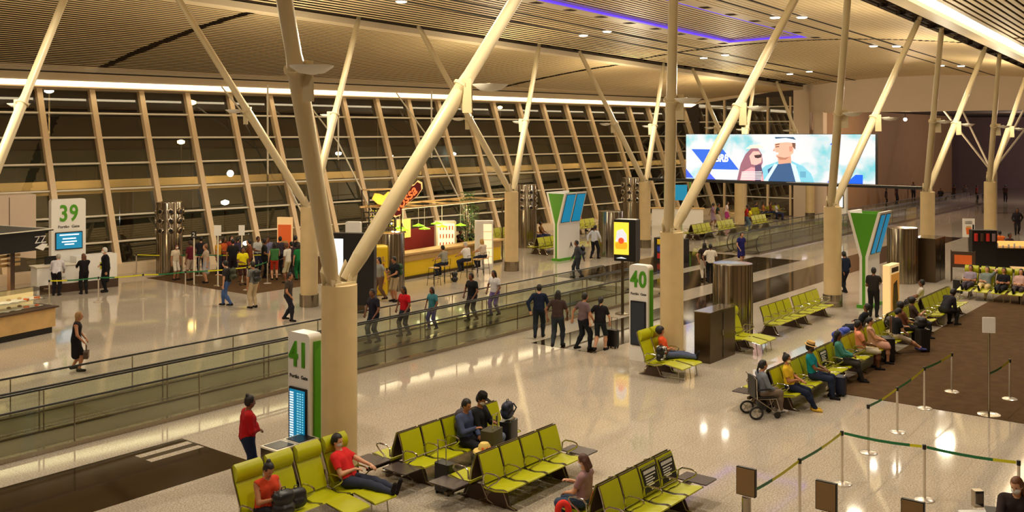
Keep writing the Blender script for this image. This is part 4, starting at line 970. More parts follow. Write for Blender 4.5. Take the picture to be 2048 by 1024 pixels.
# ================================================================ GATE COUNTERS
t = thing('gate_counter', 'white check-in counter in front of the gate 39 totem', 'counter', (19.55, 40.05, 0), -6.7)
MB().box((.6, 0, .55), (1.6, .7, 1.1)).build('body', 'white', t); MB().box((.6, 0, 1.12), (1.7, .8, .04)).build('worktop', 'white_steel', t); MB().box((2.25, .1, .7), (1.7, .7, 1.4)).build('tall_body', 'white', t)
MB().box((1.5, -.36, .18), (3.2, .03, .36)).build('kick_panel', 'brown', t)
b = MB(); b.box((.5, .1, 1.32), (.5, .04, .32)); b.build('monitor', 'black', t); MB().box((2.5, -.26, .95), (.26, .02, .3)).build('leaf_mark', 'lime', t)
t = thing('gate_counter', 'far white gate counter below the left half of the big screen', 'counter', (62.5, 34.5, 0), -60)
MB().box((0, 0, .6), (3.6, .8, 1.2)).build('body', 'white', t); MB().box((0, 0, 1.22), (3.8, .9, .05)).build('worktop', 'wood', t); MB().box((0, .5, 2.3), (1.4, .15, 1.1)).build('screen', 'screen_blue', t)
for sx in (-.9, .9): MB().cyl((sx, .5, 0), (sx, .5, 3.4), .05, n=8).build('post', 'green', t)
t = thing('gate_counter', 'low grey counter with colourful magazine front right of the pole display', 'counter', (44.5, 24.9, 0), -90)
MB().box((0, 0, .6), (1.7, .6, 1.2)).build('body', 'black', t)
cs = ['yellow', 'orange', 'orange', 'blue', 'yellow', 'navy', 'red', 'blue', 'red']
for i in range(9): MB().box((-.5 + .5 * (i % 3), -.31, 1.0 - .36 * (i // 3)), (.3, .02, .26)).build('magazine', cs[i], t)
# ================================================================ COFFEE KIOSK (right edge)
kx2, ky2 = G(2006, 545)
t = thing('coffee_kiosk', 'dark coffee kiosk with lit counter at the right edge', 'kiosk', (kx2, ky2, 0), -60)
MB().box((1.0, .4, .55), (4.5, .8, 1.1)).build('body', 'black', t); MB().box((1.0, .4, 1.13), (4.6, .9, .05)).build('worktop', 'dark_steel', t)
MB().box((1.0, .8, 1.25), (4.2, .05, .3)).build('lit_back', glow('kiosk_amber', col(240, 170, 90), 1.2), t)
b = MB(); rnd = random.Random(9)
for i in range(16): b.cyl((-.9 + i * .25, .3, 1.16), (-.9 + i * .25, .3, 1.16 + rnd.uniform(.08, .2)), .04, n=8)
tag(b.build('cups', 'white', t), 'white cups and jars', None, None, 'stuff')
for x in (-1.2, 3.2): MB().box((x, .4, 1.1), (.06, .06, 2.2)).build('post', 'black', t)
t = thing('magazine_rack', 'dark rack with red products at the left end of the coffee kiosk', 'rack', (*G(1966, 545), 0), -60)
MB().box((0, 0, 1.0), (1.1, .5, 2.0)).build('body', 'black', t)
for i in range(4): MB().cyl((-.4 + i * .26, -.3, 1.5), (-.4 + i * .26, -.3, 1.85), .08, n=10).build('canister', ['red', 'brown', 'red', 'mauve'][i], t)
for i, (px, py) in enumerate(((1985, 575), (2046, 572))):
    t = thing('cafe_table', 'square pale cafe table behind the far recliners, %s' % ('left', 'right')[i], 'table', (*G(px, py), 0), 20)
    MB().rbox((0, 0, .75), (.9, .9, .04), .03).build('tabletop', 'wood', t); MB().cyl((0, 0, 0), (0, 0, .73), .04, n=10).build('pedestal', 'black', t); MB().lathe([(.26, 0), (.24, .02), (.05, .04)], 16).build('foot', 'black', t)
# ================================================================ OUTSIDE
struct(MB().box((50, 110, -3.1), (260, 120, .2)).build('floor', mat('apron', col(80, 76, 60), .5, var=.3, scale=.3)))
t = thing('jet_bridge', 'long lit passenger bridge seen through the glass wall', 'jet bridge', (0, 64, -1.0), -4)
MB().box((60, 0, 4.0), (170, 5, .5)).build('deck', mat('deck', col(170, 140, 96), .6), t); MB().box((60, -2.6, 4.35), (170, .1, .5)).build('fascia', mat('bridge_fascia', col(216, 182, 130), .6, var=.3, scale=.5), t)
b = MB()
for x in np.arange(28, 110, 1.2): b.box((x, -2.4, 5.0), (.05, .05, 1.1))
b.box((70, -2.4, 5.55), (84, .08, .08)); b.build('railing', 'dark_steel', t)
for x in range(-6, 120, 14): MB().cyl((x, 0, -2), (x, 0, 4), .45, n=12).build('support', 'dark_steel', t)
for x in range(0, 120, 10): lamp('AREA', (x, 58.0 - .07 * x, 7.2), 900, (1, .78, .42), 1.2, rot=(R(60), 0, 0))
t = thing('terminal_pier', 'low dark airport building across the apron behind the glass', 'building', (20, 95, -3), -5)
MB().box((40, 0, 4), (150, 12, 8)).build('walls', mat('pier_wall', col(66, 68, 52), .7, var=.3, scale=.3), t)
for x in range(-30, 110, 7): MB().box((x, -6.05, 4.8), (4.5, .1, .9)).build('window', glow('pier_win', col(190, 190, 130), .35), t)
for i, (px, py, Yd, s_) in enumerate(((98, 181, 70, 1), (362, 284, 76, 0), (677, 307, 80, 2), (907, 308, 82, 2), (1223, 308, 88, 2), (1000, 215, 80, 0), (384, 205, 70, 0), (450, 405, 70, 2), (160, 438, 70, 2), (755, 215, 78, 0))):
    u = (px - 1024) / F_PX; d = Yd / (st - u * ct); X = d * (ct + u * st); z = EYE - (py - HOR) * d / F_PX
    t = thing('apron_lamp', 'apron lamp on a mast outside the glass, %s' % ('brightest at the upper left', 'orange one near the second mullion', 'white one left of the middle', 'white one in the middle', 'white one right of the middle', 'small one under the middle of the cove', 'small one under the cove on the left', 'low white one above the gate queue', 'low white one above the gate 39 sign', 'small one under the cove above the bar')[i], 'lamp', (X, Yd, -3), 0)
    MB().cyl((0, 0, 0), (0, 0, z + 3), .09, n=8).build('mast', 'dark_steel', t); o = MB().lathe([(.03, -.22), (.3, -.1), (.32, .1), (.05, .2)], 12).build('lamp_head', [glow('lamp_am', (1, .6, .2, 1), 40), glow('lamp_w', (1, .9, .7, 1), 110), glow('lamp_c', (.85, .95, 1, 1), 60)][s_], t, True); o.location = (0, 0, z + 3)
# ================================================================ PEOPLE
def smin(a, b, k):
    h = np.clip(.5 + .5 * (b - a) / k, 0, 1); return b + (a - b) * h - k * h * (1 - h)
class Sdf:
    """smooth union of tapered capsules and ellipsoids, meshed with surface nets"""
    def __init__(s, k=.03): s.p = []; s.k = k
    def cap(s, a, b, ra, rb=None, lab=0, k=None): s.p.append(('c', np.array(a, float), np.array(b, float), ra, ra if rb is None else rb, lab, k or s.k)); return s
    def ell(s, c, r, m=None, lab=0, k=None): s.p.append(('e', np.array(c, float), np.array(r, float), np.eye(3) if m is None else np.array(m), 0, lab, k or s.k)); return s
    def dist(s, p, P):
        if p[0] == 'c':
            a, b, ra, rb = p[1:5]; ba = b - a; t = np.clip(((P - a) @ ba) / max(ba @ ba, 1e-9), 0, 1)
            return np.linalg.norm(P - a - t[..., None] * ba, axis=-1) - (ra + (rb - ra) * t)
        q = (P - p[1]) @ p[3]; r = p[2]; k0 = np.linalg.norm(q / r, axis=-1); k1 = np.linalg.norm(q / (r * r), axis=-1) + 1e-9
        return k0 * (k0 - 1) / k1
    def box(s, p, mg):
        if p[0] == 'c': r = max(p[3], p[4]); return np.minimum(p[1], p[2]) - r - mg, np.maximum(p[1], p[2]) + r + mg
        r = max(p[2]); return p[1] - r - mg, p[1] + r + mg
    def mesh(s, c):
        bb = [s.box(p, .03) for p in s.p]; lo = np.min([b[0] for b in bb], 0); hi = np.max([b[1] for b in bb], 0)
        n = np.ceil((hi - lo) / c).astype(int) + 2; ax = [lo[i] + c * np.arange(n[i]) for i in range(3)]
        V = np.full(n, .08)
        for p in s.p:
            a, b = s.box(p, .075); i0 = np.maximum(((a - lo) / c).astype(int), 0); i1 = np.minimum(np.ceil((b - lo) / c).astype(int) + 1, n)
            sl = tuple(slice(i0[i], i1[i]) for i in range(3))
            P = np.stack(np.meshgrid(*[ax[i][sl[i]] for i in range(3)], indexing='ij'), -1)
            V[sl] = smin(V[sl], np.minimum(s.dist(p, P), .08 + p[6] * 0), p[6])
        S = V < 0; cn = n - 1; acc = np.zeros((*cn, 3)); cnt = np.zeros(cn)
        GX = np.stack(np.meshgrid(*ax, indexing='ij'), -1)
        cross = []
        for a in range(3):
            s0 = [slice(None)] * 3; s1 = [slice(None)] * 3; s0[a] = slice(0, -1); s1[a] = slice(1, None); s0, s1 = tuple(s0), tuple(s1)
            X = S[s0] != S[s1]; d = V[s0] - V[s1]; t = np.where(X, V[s0] / np.where(np.abs(d) < 1e-12, 1, d), 0)
            pt = GX[s0].copy(); pt[..., a] += t * c; pt *= X[..., None]; cross.append(X)
            o = [i for i in range(3) if i != a]
            for u in (0, 1):
                for w in (0, 1):
                    q = [slice(None)] * 3; q[o[0]] = slice(u, u + cn[o[0]]); q[o[1]] = slice(w, w + cn[o[1]]); q = tuple(q); acc += pt[q]; cnt += X[q]
        m = cnt > 0; idx = -np.ones(cn, int); idx[m] = np.arange(m.sum()); vs = acc[m] / cnt[m][:, None]; fs = []
        for a in range(3):
            u, w = (a + 1) % 3, (a + 2) % 3; I = np.argwhere(cross[a]); I = I[(I[:, u] > 0) & (I[:, w] > 0) & (I[:, u] < cn[u]) & (I[:, w] < cn[w])]
            if not len(I): continue
            ins = S[tuple(I.T)]
            def at(du, dw): J = I.copy(); J[:, u] += du; J[:, w] += dw; return idx[tuple(J.T)]
            Q = np.stack([at(-1, -1), at(0, -1), at(0, 0), at(-1, 0)], 1); Q[~ins] = Q[~ins][:, ::-1]; fs.append(Q)
        return vs, np.concatenate(fs)
    def label(s, P): return np.array([p[5] for p in s.p])[np.argmin(np.stack([s.dist(p, P) for p in s.p]), 0)]
def np_mesh(name, vs, fs, m, smooth=True):
    me = bpy.data.meshes.new(name); me.vertices.add(len(vs)); me.vertices.foreach_set('co', np.ascontiguousarray(vs, dtype=np.float32).ravel())
    n = len(fs); me.loops.add(n * 4); me.polygons.add(n); me.loops.foreach_set('vertex_index', np.ascontiguousarray(fs, dtype=np.int32).ravel()); me.polygons.foreach_set('loop_start', np.arange(0, n * 4, 4, dtype=np.int32))
    try: me.polygons.foreach_set('loop_total', np.full(n, 4, dtype=np.int32))
    except Exception: pass
    me.materials.append(m); me.update(calc_edges=True); me.polygons.foreach_set('use_smooth', [smooth] * n); return me
def shell(vs, fs, keep, off, nrm, rim=True):
    """clothing: the kept faces pushed outward, closed back onto the body at its hems"""
    F = fs[keep]; used = np.unique(F); mp = -np.ones(len(vs), int); mp[used] = np.arange(len(used)); nv = vs[used] + nrm[used] * off; F2 = mp[F]
    e = np.concatenate([F2[:, [i, (i + 1) % 4]] for i in range(4)]); key = {}
    for a, b in e: key[(a, b)] = 1
    bd = [(a, b) for a, b in key if (b, a) not in key]
    inner = vs[used] - nrm[used] * .006; base = len(nv)
    R_ = [(b, a, a + base, b + base) for a, b in bd]
    F3 = np.concatenate([F2, np.array(R_, int)]) if R_ else F2
    return np.concatenate([nv, inner]), F3
def normals(vs, fs):
    n = np.cross(vs[fs[:, 2]] - vs[fs[:, 0]], vs[fs[:, 3]] - vs[fs[:, 1]]); N = np.zeros_like(vs)
    for i in range(4): np.add.at(N, fs[:, i], n)
    return N / (np.linalg.norm(N, axis=1)[:, None] + 1e-9)
def ik(a, b, l1, l2, pole):
    a, b, pole = map(lambda q: np.array(q, float), (a, b, pole)); d = b - a; L = np.linalg.norm(d); Lc = min(L, (l1 + l2) * .995); u = d / (L + 1e-9); b = a + u * Lc
    x = (l1 * l1 - l2 * l2 + Lc * Lc) / (2 * Lc); h = math.sqrt(max(l1 * l1 - x * x, 0)); p = pole - u * (pole @ u); p /= np.linalg.norm(p) + 1e-9
    return a + u * x + p * h, b
SKIN = {'light': col(206, 152, 116), 'tan': col(176, 118, 80), 'brown': col(122, 76, 48), 'dark': col(78, 48, 32)}
def cm(c): return mat('cloth_%d_%d_%d' % c, col(*c), .85, var=.12, scale=14, spec=.2, bump=.1)
def sm(k): return mat('skin_' + k, SKIN[k], .5, var=.04, scale=10)
def person(label, x, y, az, pose='stand', h=1.70, skin='tan', top=(40, 40, 44), sleeve='short', bot=(40, 44, 60), leg='long', shoe=(30, 26, 26), hair='short', hc=(26, 20, 16), arms=('hang', 'hang'),
           mask=None, hat=None, yaw=0, pitch=0, lean=None, c=.022, z=0.0, girth=1.0, group=None, legs=None, skirt=False, extra=None, walk=.2, belly=0.0):
    s = h / 1.72; g = girth
    t = thing('person', label, 'person', (x, y, z), az, group)
    lean = {'stand': 2, 'walk': 4, 'sit': -10, 'recline': -24, 'stool': 8, 'lean': 24}[pose] if lean is None else lean
    hipz = {'stand': .90, 'walk': .885, 'sit': .53 / s, 'recline': .50 / s, 'stool': .86 / s, 'lean': .89}[pose] * s
    Lr = R(lean); fwd = lambda d, zz: np.array([d * math.cos(Lr) + zz * math.sin(Lr), 0, -d * math.sin(Lr) + zz * math.cos(Lr)])
    hip = np.array([0, 0, hipz]); T = lambda d, yy, zz: hip + fwd(d * s, zz * s) + np.array([0, yy * s, 0])
    B = Sdf(.045)
    # torso (labels: 0 torso, 1 pelvis, 2 thigh, 3 shin, 4 foot, 5 upper arm, 6 forearm, 7 hand, 8 neck, 9 head)
    for sy in (-1, 1):
        B.cap(T(0, .065 * sy, .02), T(0, .055 * sy * g, .14), .105 * s * g, .10 * s * g, 1)
        B.cap(T(.0, .055 * sy * g, .17), T(.01, .075 * sy * g, .36), .098 * s * g, .105 * s * g, 0)
        B.cap(T(-.005, .0, .45), T(-.01, .155 * sy, .455), .07 * s, .062 * s, 0)
    if belly: B.ell(T(.08, 0, .18), (belly * s, .14 * s, .13 * s), None, 0)
    B.cap(T(-.01, 0, .46), T(.02, 0, .585), .055 * s, .05 * s, 8, .03)
    hd = T(.035, 0, .67); ya, pi_ = R(yaw), R(pitch) + Lr * .3
    Ry = np.array([[math.cos(pi_), 0, math.sin(pi_)], [0, 1, 0], [-math.sin(pi_), 0, math.cos(pi_)]]); Rz = np.array([[math.cos(ya), -math.sin(ya), 0], [math.sin(ya), math.cos(ya), 0], [0, 0, 1]]); HM = Rz @ Ry
    H = lambda a, b, c_: hd + HM @ np.array([a, b, c_]) * s
    B.ell(H(0, 0, .02), np.array([.094, .074, .105]) * s, HM, 9, .02); B.ell(H(.028, 0, -.05), np.array([.062, .052, .062]) * s, HM, 9, .03)
    B.cap(H(.088, 0, .012), H(.106, 0, -.022), .009 * s, .014 * s, 9, .012)
    for sy in (-1, 1): B.ell(H(-.005, .078 * sy, -.005), np.array([.018, .010, .028]) * s, HM, 9, .01)
    # legs
    LT, LS = .43 * s, .41 * s
    if legs is None:
        if pose == 'walk': legs = [(walk, .10, .09), (-walk, .10, .12)]
        elif pose in ('stand', 'lean'): legs = [(.0, .10, .085), (.02, .10, .085)]
        elif pose == 'sit': legs = [(.42, .12, .085), (.36, .12, .085)]
        elif pose == 'recline': legs = [(.86, .08, .45), (.84, .10, .44)]
        else: legs = [(.34, .12, .36), (.30, .14, .36)]
    feet = []
    for i, sy in enumerate((-1, 1)):
        hp = hip + np.array([0, .09 * sy * s, 0]); f_ = legs[i]; an = np.array([f_[0] * s, f_[1] * sy * s, f_[2] if pose in ('sit', 'recline', 'stool') else f_[2] * s])
        kn, an = ik(hp, an, LT, LS, (1, .12 * sy, .45 if pose != 'stand' else .1)); w = 1.12 if leg == 'long' else 1.0
        B.cap(hp, kn, .088 * s * g * w, .060 * s * w, 2); B.cap(kn, kn * .6 + an * .4, .056 * s * w, .057 * s * w, 3); B.cap(kn * .6 + an * .4, an, .055 * s * w, .038 * s * w, 3)
        flat = an[2] < .2; dr = np.array([1, .15 * sy, 0]) if flat else np.array([.45, .15 * sy, .9]) if pose == 'recline' else np.array([.9, .1 * sy, -.3]); dr = dr / np.linalg.norm(dr)
        if flat: heel = an + np.array([-.045, 0, -.045]) * s; toe = heel + dr * .20 * s + np.array([0, 0, -.006])
        else: heel = an - dr * .04 * s + np.array([0.02, 0, -.02]) * s; toe = an + dr * .17 * s
        if flat: heel[2] = max(heel[2], .036 * s); toe[2] = max(.03 * s, heel[2] - .01)
        B.cap(heel, toe, .037 * s, .030 * s, 4, .02); B.cap(an, heel, .04 * s, .037 * s, 4, .02); feet.append((heel, toe))
    if skirt:
        a_, b_ = hip + np.array([0, 0, .05]), hip + (np.array([.0, 0, -.42 * s]) if pose in ('stand', 'walk') else np.array([.38 * s, 0, -.02]))
        for sy in (-1, 1): B.cap(a_ + np.array([0, .05 * sy, 0]), b_ + np.array([0, .09 * sy, 0]), .11 * s, .10 * s, 1)
    # arms
    UA, FA = .285 * s, .25 * s; hands = []
    for i, sy in enumerate((-1, 1)):
        sh = T(-.01, .185 * sy, .44); k_ = arms[i]
        tg = {'hang': T(.03, .27 * sy, -.09), 'lap': T(.30, .07 * sy, .10), 'phone': T(.30, .05 * sy, .27), 'face': T(.10, .05 * sy, .60), 'counter': T(.46, .14 * sy, .22), 'hip': T(.02, .24 * sy, .05), 'cross': T(.16, -.06 * sy, .22),
              'fwd': T(.38, .18 * sy, .16), 'swing': T(.22, .24 * sy, .0), 'back': T(-.20, .26 * sy, .0), 'knee': T(.44, .13 * sy, .06), 'head': T(-.10, .10 * sy, .74), 'handle': T(.06, .34 * sy, .02), 'belly': T(.19, .03 * sy, .14)}[k_] if isinstance(k_, str) else np.array(k_)
        pole = (-.5, .9 * sy, -.7) if k_ != 'head' else (0, sy, .4)
        el, wr = ik(sh, tg, UA, FA, pole); sl = 1.12 if sleeve == 'long' else 1.0
        B.cap(sh, el, .052 * s * (g * .5 + .5) * sl, .041 * s * sl, 5, .03); B.cap(el, wr, .040 * s * sl, .027 * s * sl, 6, .02)
        fd = wr - el; fd /= np.linalg.norm(fd)
        if k_ in ('lap', 'phone', 'counter', 'knee', 'belly'): fd = fd * .6 + np.array([.5, -.2 * sy, -.25 if k_ != 'phone' else .1]); fd /= np.linalg.norm(fd)
        sd = np.cross(fd, np.array([0, 0, 1.0])); sd = sd / (np.linalg.norm(sd) + 1e-9) if np.linalg.norm(sd) > .3 else np.array([1.0, 0, 0])
        pm = wr + fd * .045 * s
        B.cap(wr, wr + fd * .02 * s, .025 * s, .028 * s, 7, .015); B.ell(pm + fd * .01 * s, np.array([.048, .040, .020]) * s, np.stack([fd, sd, np.cross(fd, sd)], 1), 7, .015)
        hands.append((wr, fd, sd, pm))
    vs, fs = B.mesh(c); lab = B.label(vs); nr = normals(vs, fs)
    fl_ = lab[fs]; maj = np.array([np.bincount(r, minlength=10).argmax() for r in fl_]); cen = vs[fs].mean(1)
    # fingers: tapered bent tubes rooted in the palm
    q = MB()
    for (wr, fd, sd, pm), sy in zip(hands, (-1, 1)):
        dn = np.cross(sd, fd); dn = dn if dn[2] < 0 else -dn
        for j, (o_, L) in enumerate(((-.030, .062), (-.010, .072), (.010, .068), (.029, .052))):
            r0 = pm + fd * .035 * s + sd * o_ * s; p1 = r0 + (fd + dn * .15) * L * .45 * s; p2 = p1 + (fd * .75 + dn * .65) * L * .35 * s; p3 = p2 + (fd * .35 + dn * .9) * L * .28 * s
            q.tube([r0, p1, p2, p3], [.0095 * s, .009 * s, .008 * s, .006 * s], 6)
        th = sd * (-1 if (sd[1] * sy) > 0 else 1); r0 = wr + fd * .03 * s + th * .022 * s; q.tube([r0, r0 + (th * .7 + fd * .7) * .035 * s, r0 + (th * .5 + fd * .95 + dn * .2) * .062 * s], [.012 * s, .0105 * s, .008 * s], 6)
    body = MB(); body.v = [tuple(p) for p in vs]; body.f = [tuple(int(a) for a in f) for f in fs]; body.m = [0] * len(fs)
    nb = len(body.v); body.v += q.v; body.f += [tuple(i + nb for i in f) for f in q.f]; body.m += [0] * len(q.f)
    me = bpy.data.meshes.new('body'); me.from_pydata(body.v, [], body.f); me.materials.append(sm(skin)); me.polygons.foreach_set('use_smooth', [True] * len(me.polygons)); ob = bpy.data.objects.new('body', me); C.objects.link(ob); ob.parent = t
    def wear(nm, keep, off, c_):
        if not keep.any(): return None
        v2, f2 = shell(vs, fs, keep, off, nr); o = bpy.data.objects.new(nm, np_mesh(nm, v2, f2, cm(c_))); C.objects.link(o); o.parent = t; return o
    # clothing
    upz = hip[2] + .03
    kt = (maj == 0) | ((maj == 1) & (cen[:, 2] > hip[2] + (.0 if pose in ('stand', 'walk', 'lean') else .06)))
    if sleeve == 'long': kt |= (maj == 5) | (maj == 6)
    elif sleeve == 'short':
        shd = np.minimum(np.linalg.norm(cen - T(-.01, .185, .44), axis=1), np.linalg.norm(cen - T(-.01, -.185, .44), axis=1)); kt |= (maj == 5) & (shd < .19 * s)
    if skirt and skirt != 'sep': kb = (maj == 1) & ~kt; kb |= (maj == 2) & (cen[:, 2] > hip[2] - .40 * s) & ~kt; wear('skirt', kb, .016 * s, bot)
    else:
        kb = ((maj == 1) & ~kt) | (maj == 2)
        if leg == 'long': kb |= (maj == 3)
        elif leg == 'capri': kb |= (maj == 3) & (np.arange(len(fs)) >= 0) & (cen[:, 2] > .28)
        wear('trousers' if leg == 'long' else 'shorts', kb, .010 * s, bot)
    wear('shirt' if sleeve != 'long' else 'jacket', kt, .014 * s, top)
    fc = [(a_ + b_) / 2 for a_, b_ in feet]; d0 = np.linalg.norm(cen - fc[0], axis=1) < np.linalg.norm(cen - fc[1], axis=1)
    wear('shoe', (maj == 4) & d0, .008 * s, shoe); wear('shoe', (maj == 4) & ~d0, .008 * s, shoe)
    # hair
    if hair != 'bald':
        Hh = Sdf(.02); Hh.ell(H(-.014, 0, .042), np.array([.100, .084, .100]) * s, HM); Hh.ell(H(-.035, 0, -.0), np.array([.078, .082, .085]) * s, HM)
        if hair == 'bun': Hh.ell(H(-.07, 0, .13), np.array([.04, .04, .038]) * s, HM)
        if hair == 'pony': Hh.cap(H(-.10, 0, .05), H(-.15, 0, -.10), .032 * s, .02 * s); Hh.cap(H(-.15, 0, -.10), H(-.13, 0, -.20), .022 * s, .012 * s)
        if hair in ('long', 'bob'):
            L = -.26 if hair == 'long' else -.12
            for b_ in (-.055, 0, .055): Hh.cap(H(-.05, b_, 0), H(-.065, b_ * 1.2, L), .045 * s, .035 * s)
        if hair == 'curly': Hh.ell(H(-.03, 0, .03), np.array([.125, .125, .125]) * s, HM)
        v2, f2 = Hh.mesh(max(.011, c * .6)); ctr = v2[f2].mean(1); loc = (ctr - hd) @ HM / s
        keep = ~((loc[:, 0] > .045 - .25 * np.maximum(0, loc[:, 2] - .07)) & (loc[:, 2] < .085)) if hair != 'curly' else ~((loc[:, 0] > .05) & (loc[:, 2] < .07))
        o = bpy.data.objects.new('hair', np_mesh('hair', v2, f2[keep], mat('hair_%d_%d_%d' % hc, col(*hc), .55, var=.2, scale=40))); C.objects.link(o); o.parent = t
    if c < .025:
        for sy in (-1, 1): e = MB(); p_ = H(.087, .03 * sy, .02); e.lathe([(.001, -.007), (.008, -.004), (.009, 0), (.008, .004), (.001, .007)], 8, p_); e.build('eye', 'black', t, True)
        if not mask: e = MB(); e.tube([H(.087, -.02, -.058), H(.092, 0, -.06), H(.087, .02, -.058)], .005, 5); e.build('mouth', mat('lips', col(130, 60, 52), .5), t)
    if mask:
        Mk = Sdf(.02); Mk.ell(H(.045, 0, -.035), np.array([.064, .066, .058]) * s, HM); v2, f2 = Mk.mesh(.014); o = bpy.data.objects.new('face_mask', np_mesh('face_mask', v2, f2, cm(mask))); C.objects.link(o); o.parent = t
    if hat:
        kind, c_ = hat; e = MB()
        if kind == 'cap':
            e.lathe([(.10, -.01), (.10, .03), (.085, .075), (.04, .10), (.002, .105)], 18); e.prism([(.06, -.06), (.19, -.045), (.195, 0), (.19, .045), (.06, .06)], -.008, .004, 'xy')
        elif kind == 'sun': e.lathe([(.24, -.03), (.21, .0), (.11, .01), (.105, .06), (.08, .11), (.002, .12)], 22)
        else: e.lathe([(.155, -.01), (.155, .0), (.105, .005), (.10, .07), (.095, .095), (.06, .085), (.002, .09)], 20)
        mm = Matrix([list(r) for r in HM]).to_4x4(); o = e.build('hat', cm(c_), t, True)
        for v in o.data.vertices: v.co = Vector(H(-.008, 0, .075)) + (mm @ (v.co * s))
        if kind == 'brim':
            e = MB(); e.lathe([(.108, .008), (.106, .035)], 20); b2 = e.build('hat_band', 'black', o)
            for v in b2.data.vertices: v.co = Vector(H(-.008, 0, .075)) + (mm @ (v.co * s))
    if extra == 'backpack' or extra == 'backpack_green':
        pass
    t['_h'] = 0; del t['_h']
    return t, H, T, hands
def held(nm, label, cat, t, pt, me, rot=0.0):
    """a separate thing at a point given in a person's own frame"""
    a = t.rotation_euler.z; c_, s_ = math.cos(a), math.sin(a); o = bpy.data.objects.new(nm, me); C.objects.link(o)
    o.location = (t.location.x + c_ * pt[0] - s_ * pt[1], t.location.y + s_ * pt[0] + c_ * pt[1], t.location.z + pt[2]); o.rotation_euler = (0, 0, a + rot); return tag(o, label, cat)
def phone_me(): return MB().rbox((0, 0, 0), (.075, .008, .15), .01, ax=1).mesh('phone', 'black')
def pack(label, x, y, z, az, m='black', w=.32, d=.2, h=.46, nm='backpack', straps=True):
    t = thing(nm, label, 'backpack' if nm == 'backpack' else 'bag', (x, y, z), az)
    S_ = Sdf(.03)
    for sx in (-1, 1):
        for zz in (.12, h - .12): S_.cap((0, sx * (w / 2 - .1), zz), (0, sx * (w / 2 - .1), zz), .1)
    S_.cap((0, -(w / 2 - .1), .11), (0, (w / 2 - .1), .11), .11); S_.cap((0, -(w / 2 - .11), h - .12), (0, w / 2 - .11, h - .12), .10); S_.cap((0, 0, .11), (0, 0, h - .12), .11); S_.cap((-.09, -.05, .14), (-.09, .05, .14), .06)
    v, f = S_.mesh(.022); v[:, 0] *= d / .22; o = bpy.data.objects.new('body', np_mesh('body', v, f, M[m] if isinstance(m, str) else m)); C.objects.link(o); o.parent = t
    if straps:
        for sy in (-1, 1): MB().tube([(d / 2 - .01, sy * .08, h - .05), (d / 2 + .06, sy * .09, h - .14), (d / 2 + .05, sy * .10, .22), (d / 2 - .02, sy * .11, .1)], .014, 6).build('strap', 'black', t)
    MB().tube([(0, -.04, h - .02), (0, -.03, h + .03), (0, .03, h + .03), (0, .04, h - .02)], .009, 6).build('carry_loop', 'black', t)
    return t
def suitcase(label, x, y, az, m='black', w=.42, d=.26, h=.62, handle=.35):
    t = thing('suitcase', label, 'suitcase', (x, y, 0), az)
    MB().rbox((0, 0, .06 + h / 2), (d, w, h), .045).build('shell', m, t, True); b = MB()
    for k_ in range(5): b.box((-d / 2 - .004, -w / 2 + .08 + k_ * (w - .16) / 4, .06 + h / 2), (.012, .02, h - .12))
    b.build('ribs', m, t)
    for sx in (-1, 1):
        for sy in (-1, 1): MB().cyl((sx * (d / 2 - .04), sy * (w / 2 - .05) - .012, .03), (sx * (d / 2 - .04), sy * (w / 2 - .05) + .012, .03), .03, n=10).build('wheel', 'rubber', t)
    MB().tube([(.08, -.1, .06 + h), (.08, -.1, .06 + h + handle), (.08, .1, .06 + h + handle), (.08, .1, .06 + h)], .011, 6).build('handle', 'chrome', t)
    return t
def P_(px, py): return G(px, py)
NR, MD, FR = .016, .022, .032
# ---------- standing and walking, foreground
person('person standing in a red sweater and jeans beside the gate 41 totem', *P_(494, 968), -25, 'stand', 1.66, 'brown', (176, 22, 26), 'long', (30, 40, 66), hair='bun', arms=('belly', 'belly'), c=NR, girth=1.18, belly=.13, pitch=8, shoe=(150, 40, 40))
t, H_, T_, hd_ = person('person walking in a short black dress carrying a brown handbag', *P_(152, 742), -35, 'walk', 1.66, 'tan', (26, 22, 22), 'none', (26, 22, 22), leg='short', hair='bob', hc=(150, 110, 60), arms=('swing', 'swing'), c=MD, skirt=True, walk=.10)
held('handbag', 'brown handbag carried by the woman in the black dress', 'handbag', t, tuple(np.array(hd_[0][3]) + (0.05, -.02, -.32)), cached('hb', lambda: MB().rbox((0, 0, .0), (.12, .34, .2), .03, ax=0).tube([(0, -.1, .1), (0, -.06, .26), (0, .06, .26), (0, .1, .1)], .01, 6).mesh('handbag', 'brown')))
t, H_, T_, hd_ = person('person with a beard in black shirt and khaki shorts looking at a phone', *P_(790, 603), 175, 'stand', 1.78, 'tan', (24, 26, 32), 'short', (170, 150, 116), leg='short', hair='short', arms=('phone', 'lap'), c=MD, pitch=25)
held('phone', 'phone held by the man in black shirt and khaki shorts', 'phone', t, tuple(np.array(hd_[0][3]) + (.05, .03, .06)), cached('ph', phone_me), PI / 2)
x, y = P_(790, 603); pack('green grey backpack worn by the man in khaki shorts', x + .24, y, 1.0, 180, mat('pack_green', col(60, 84, 50), .8))
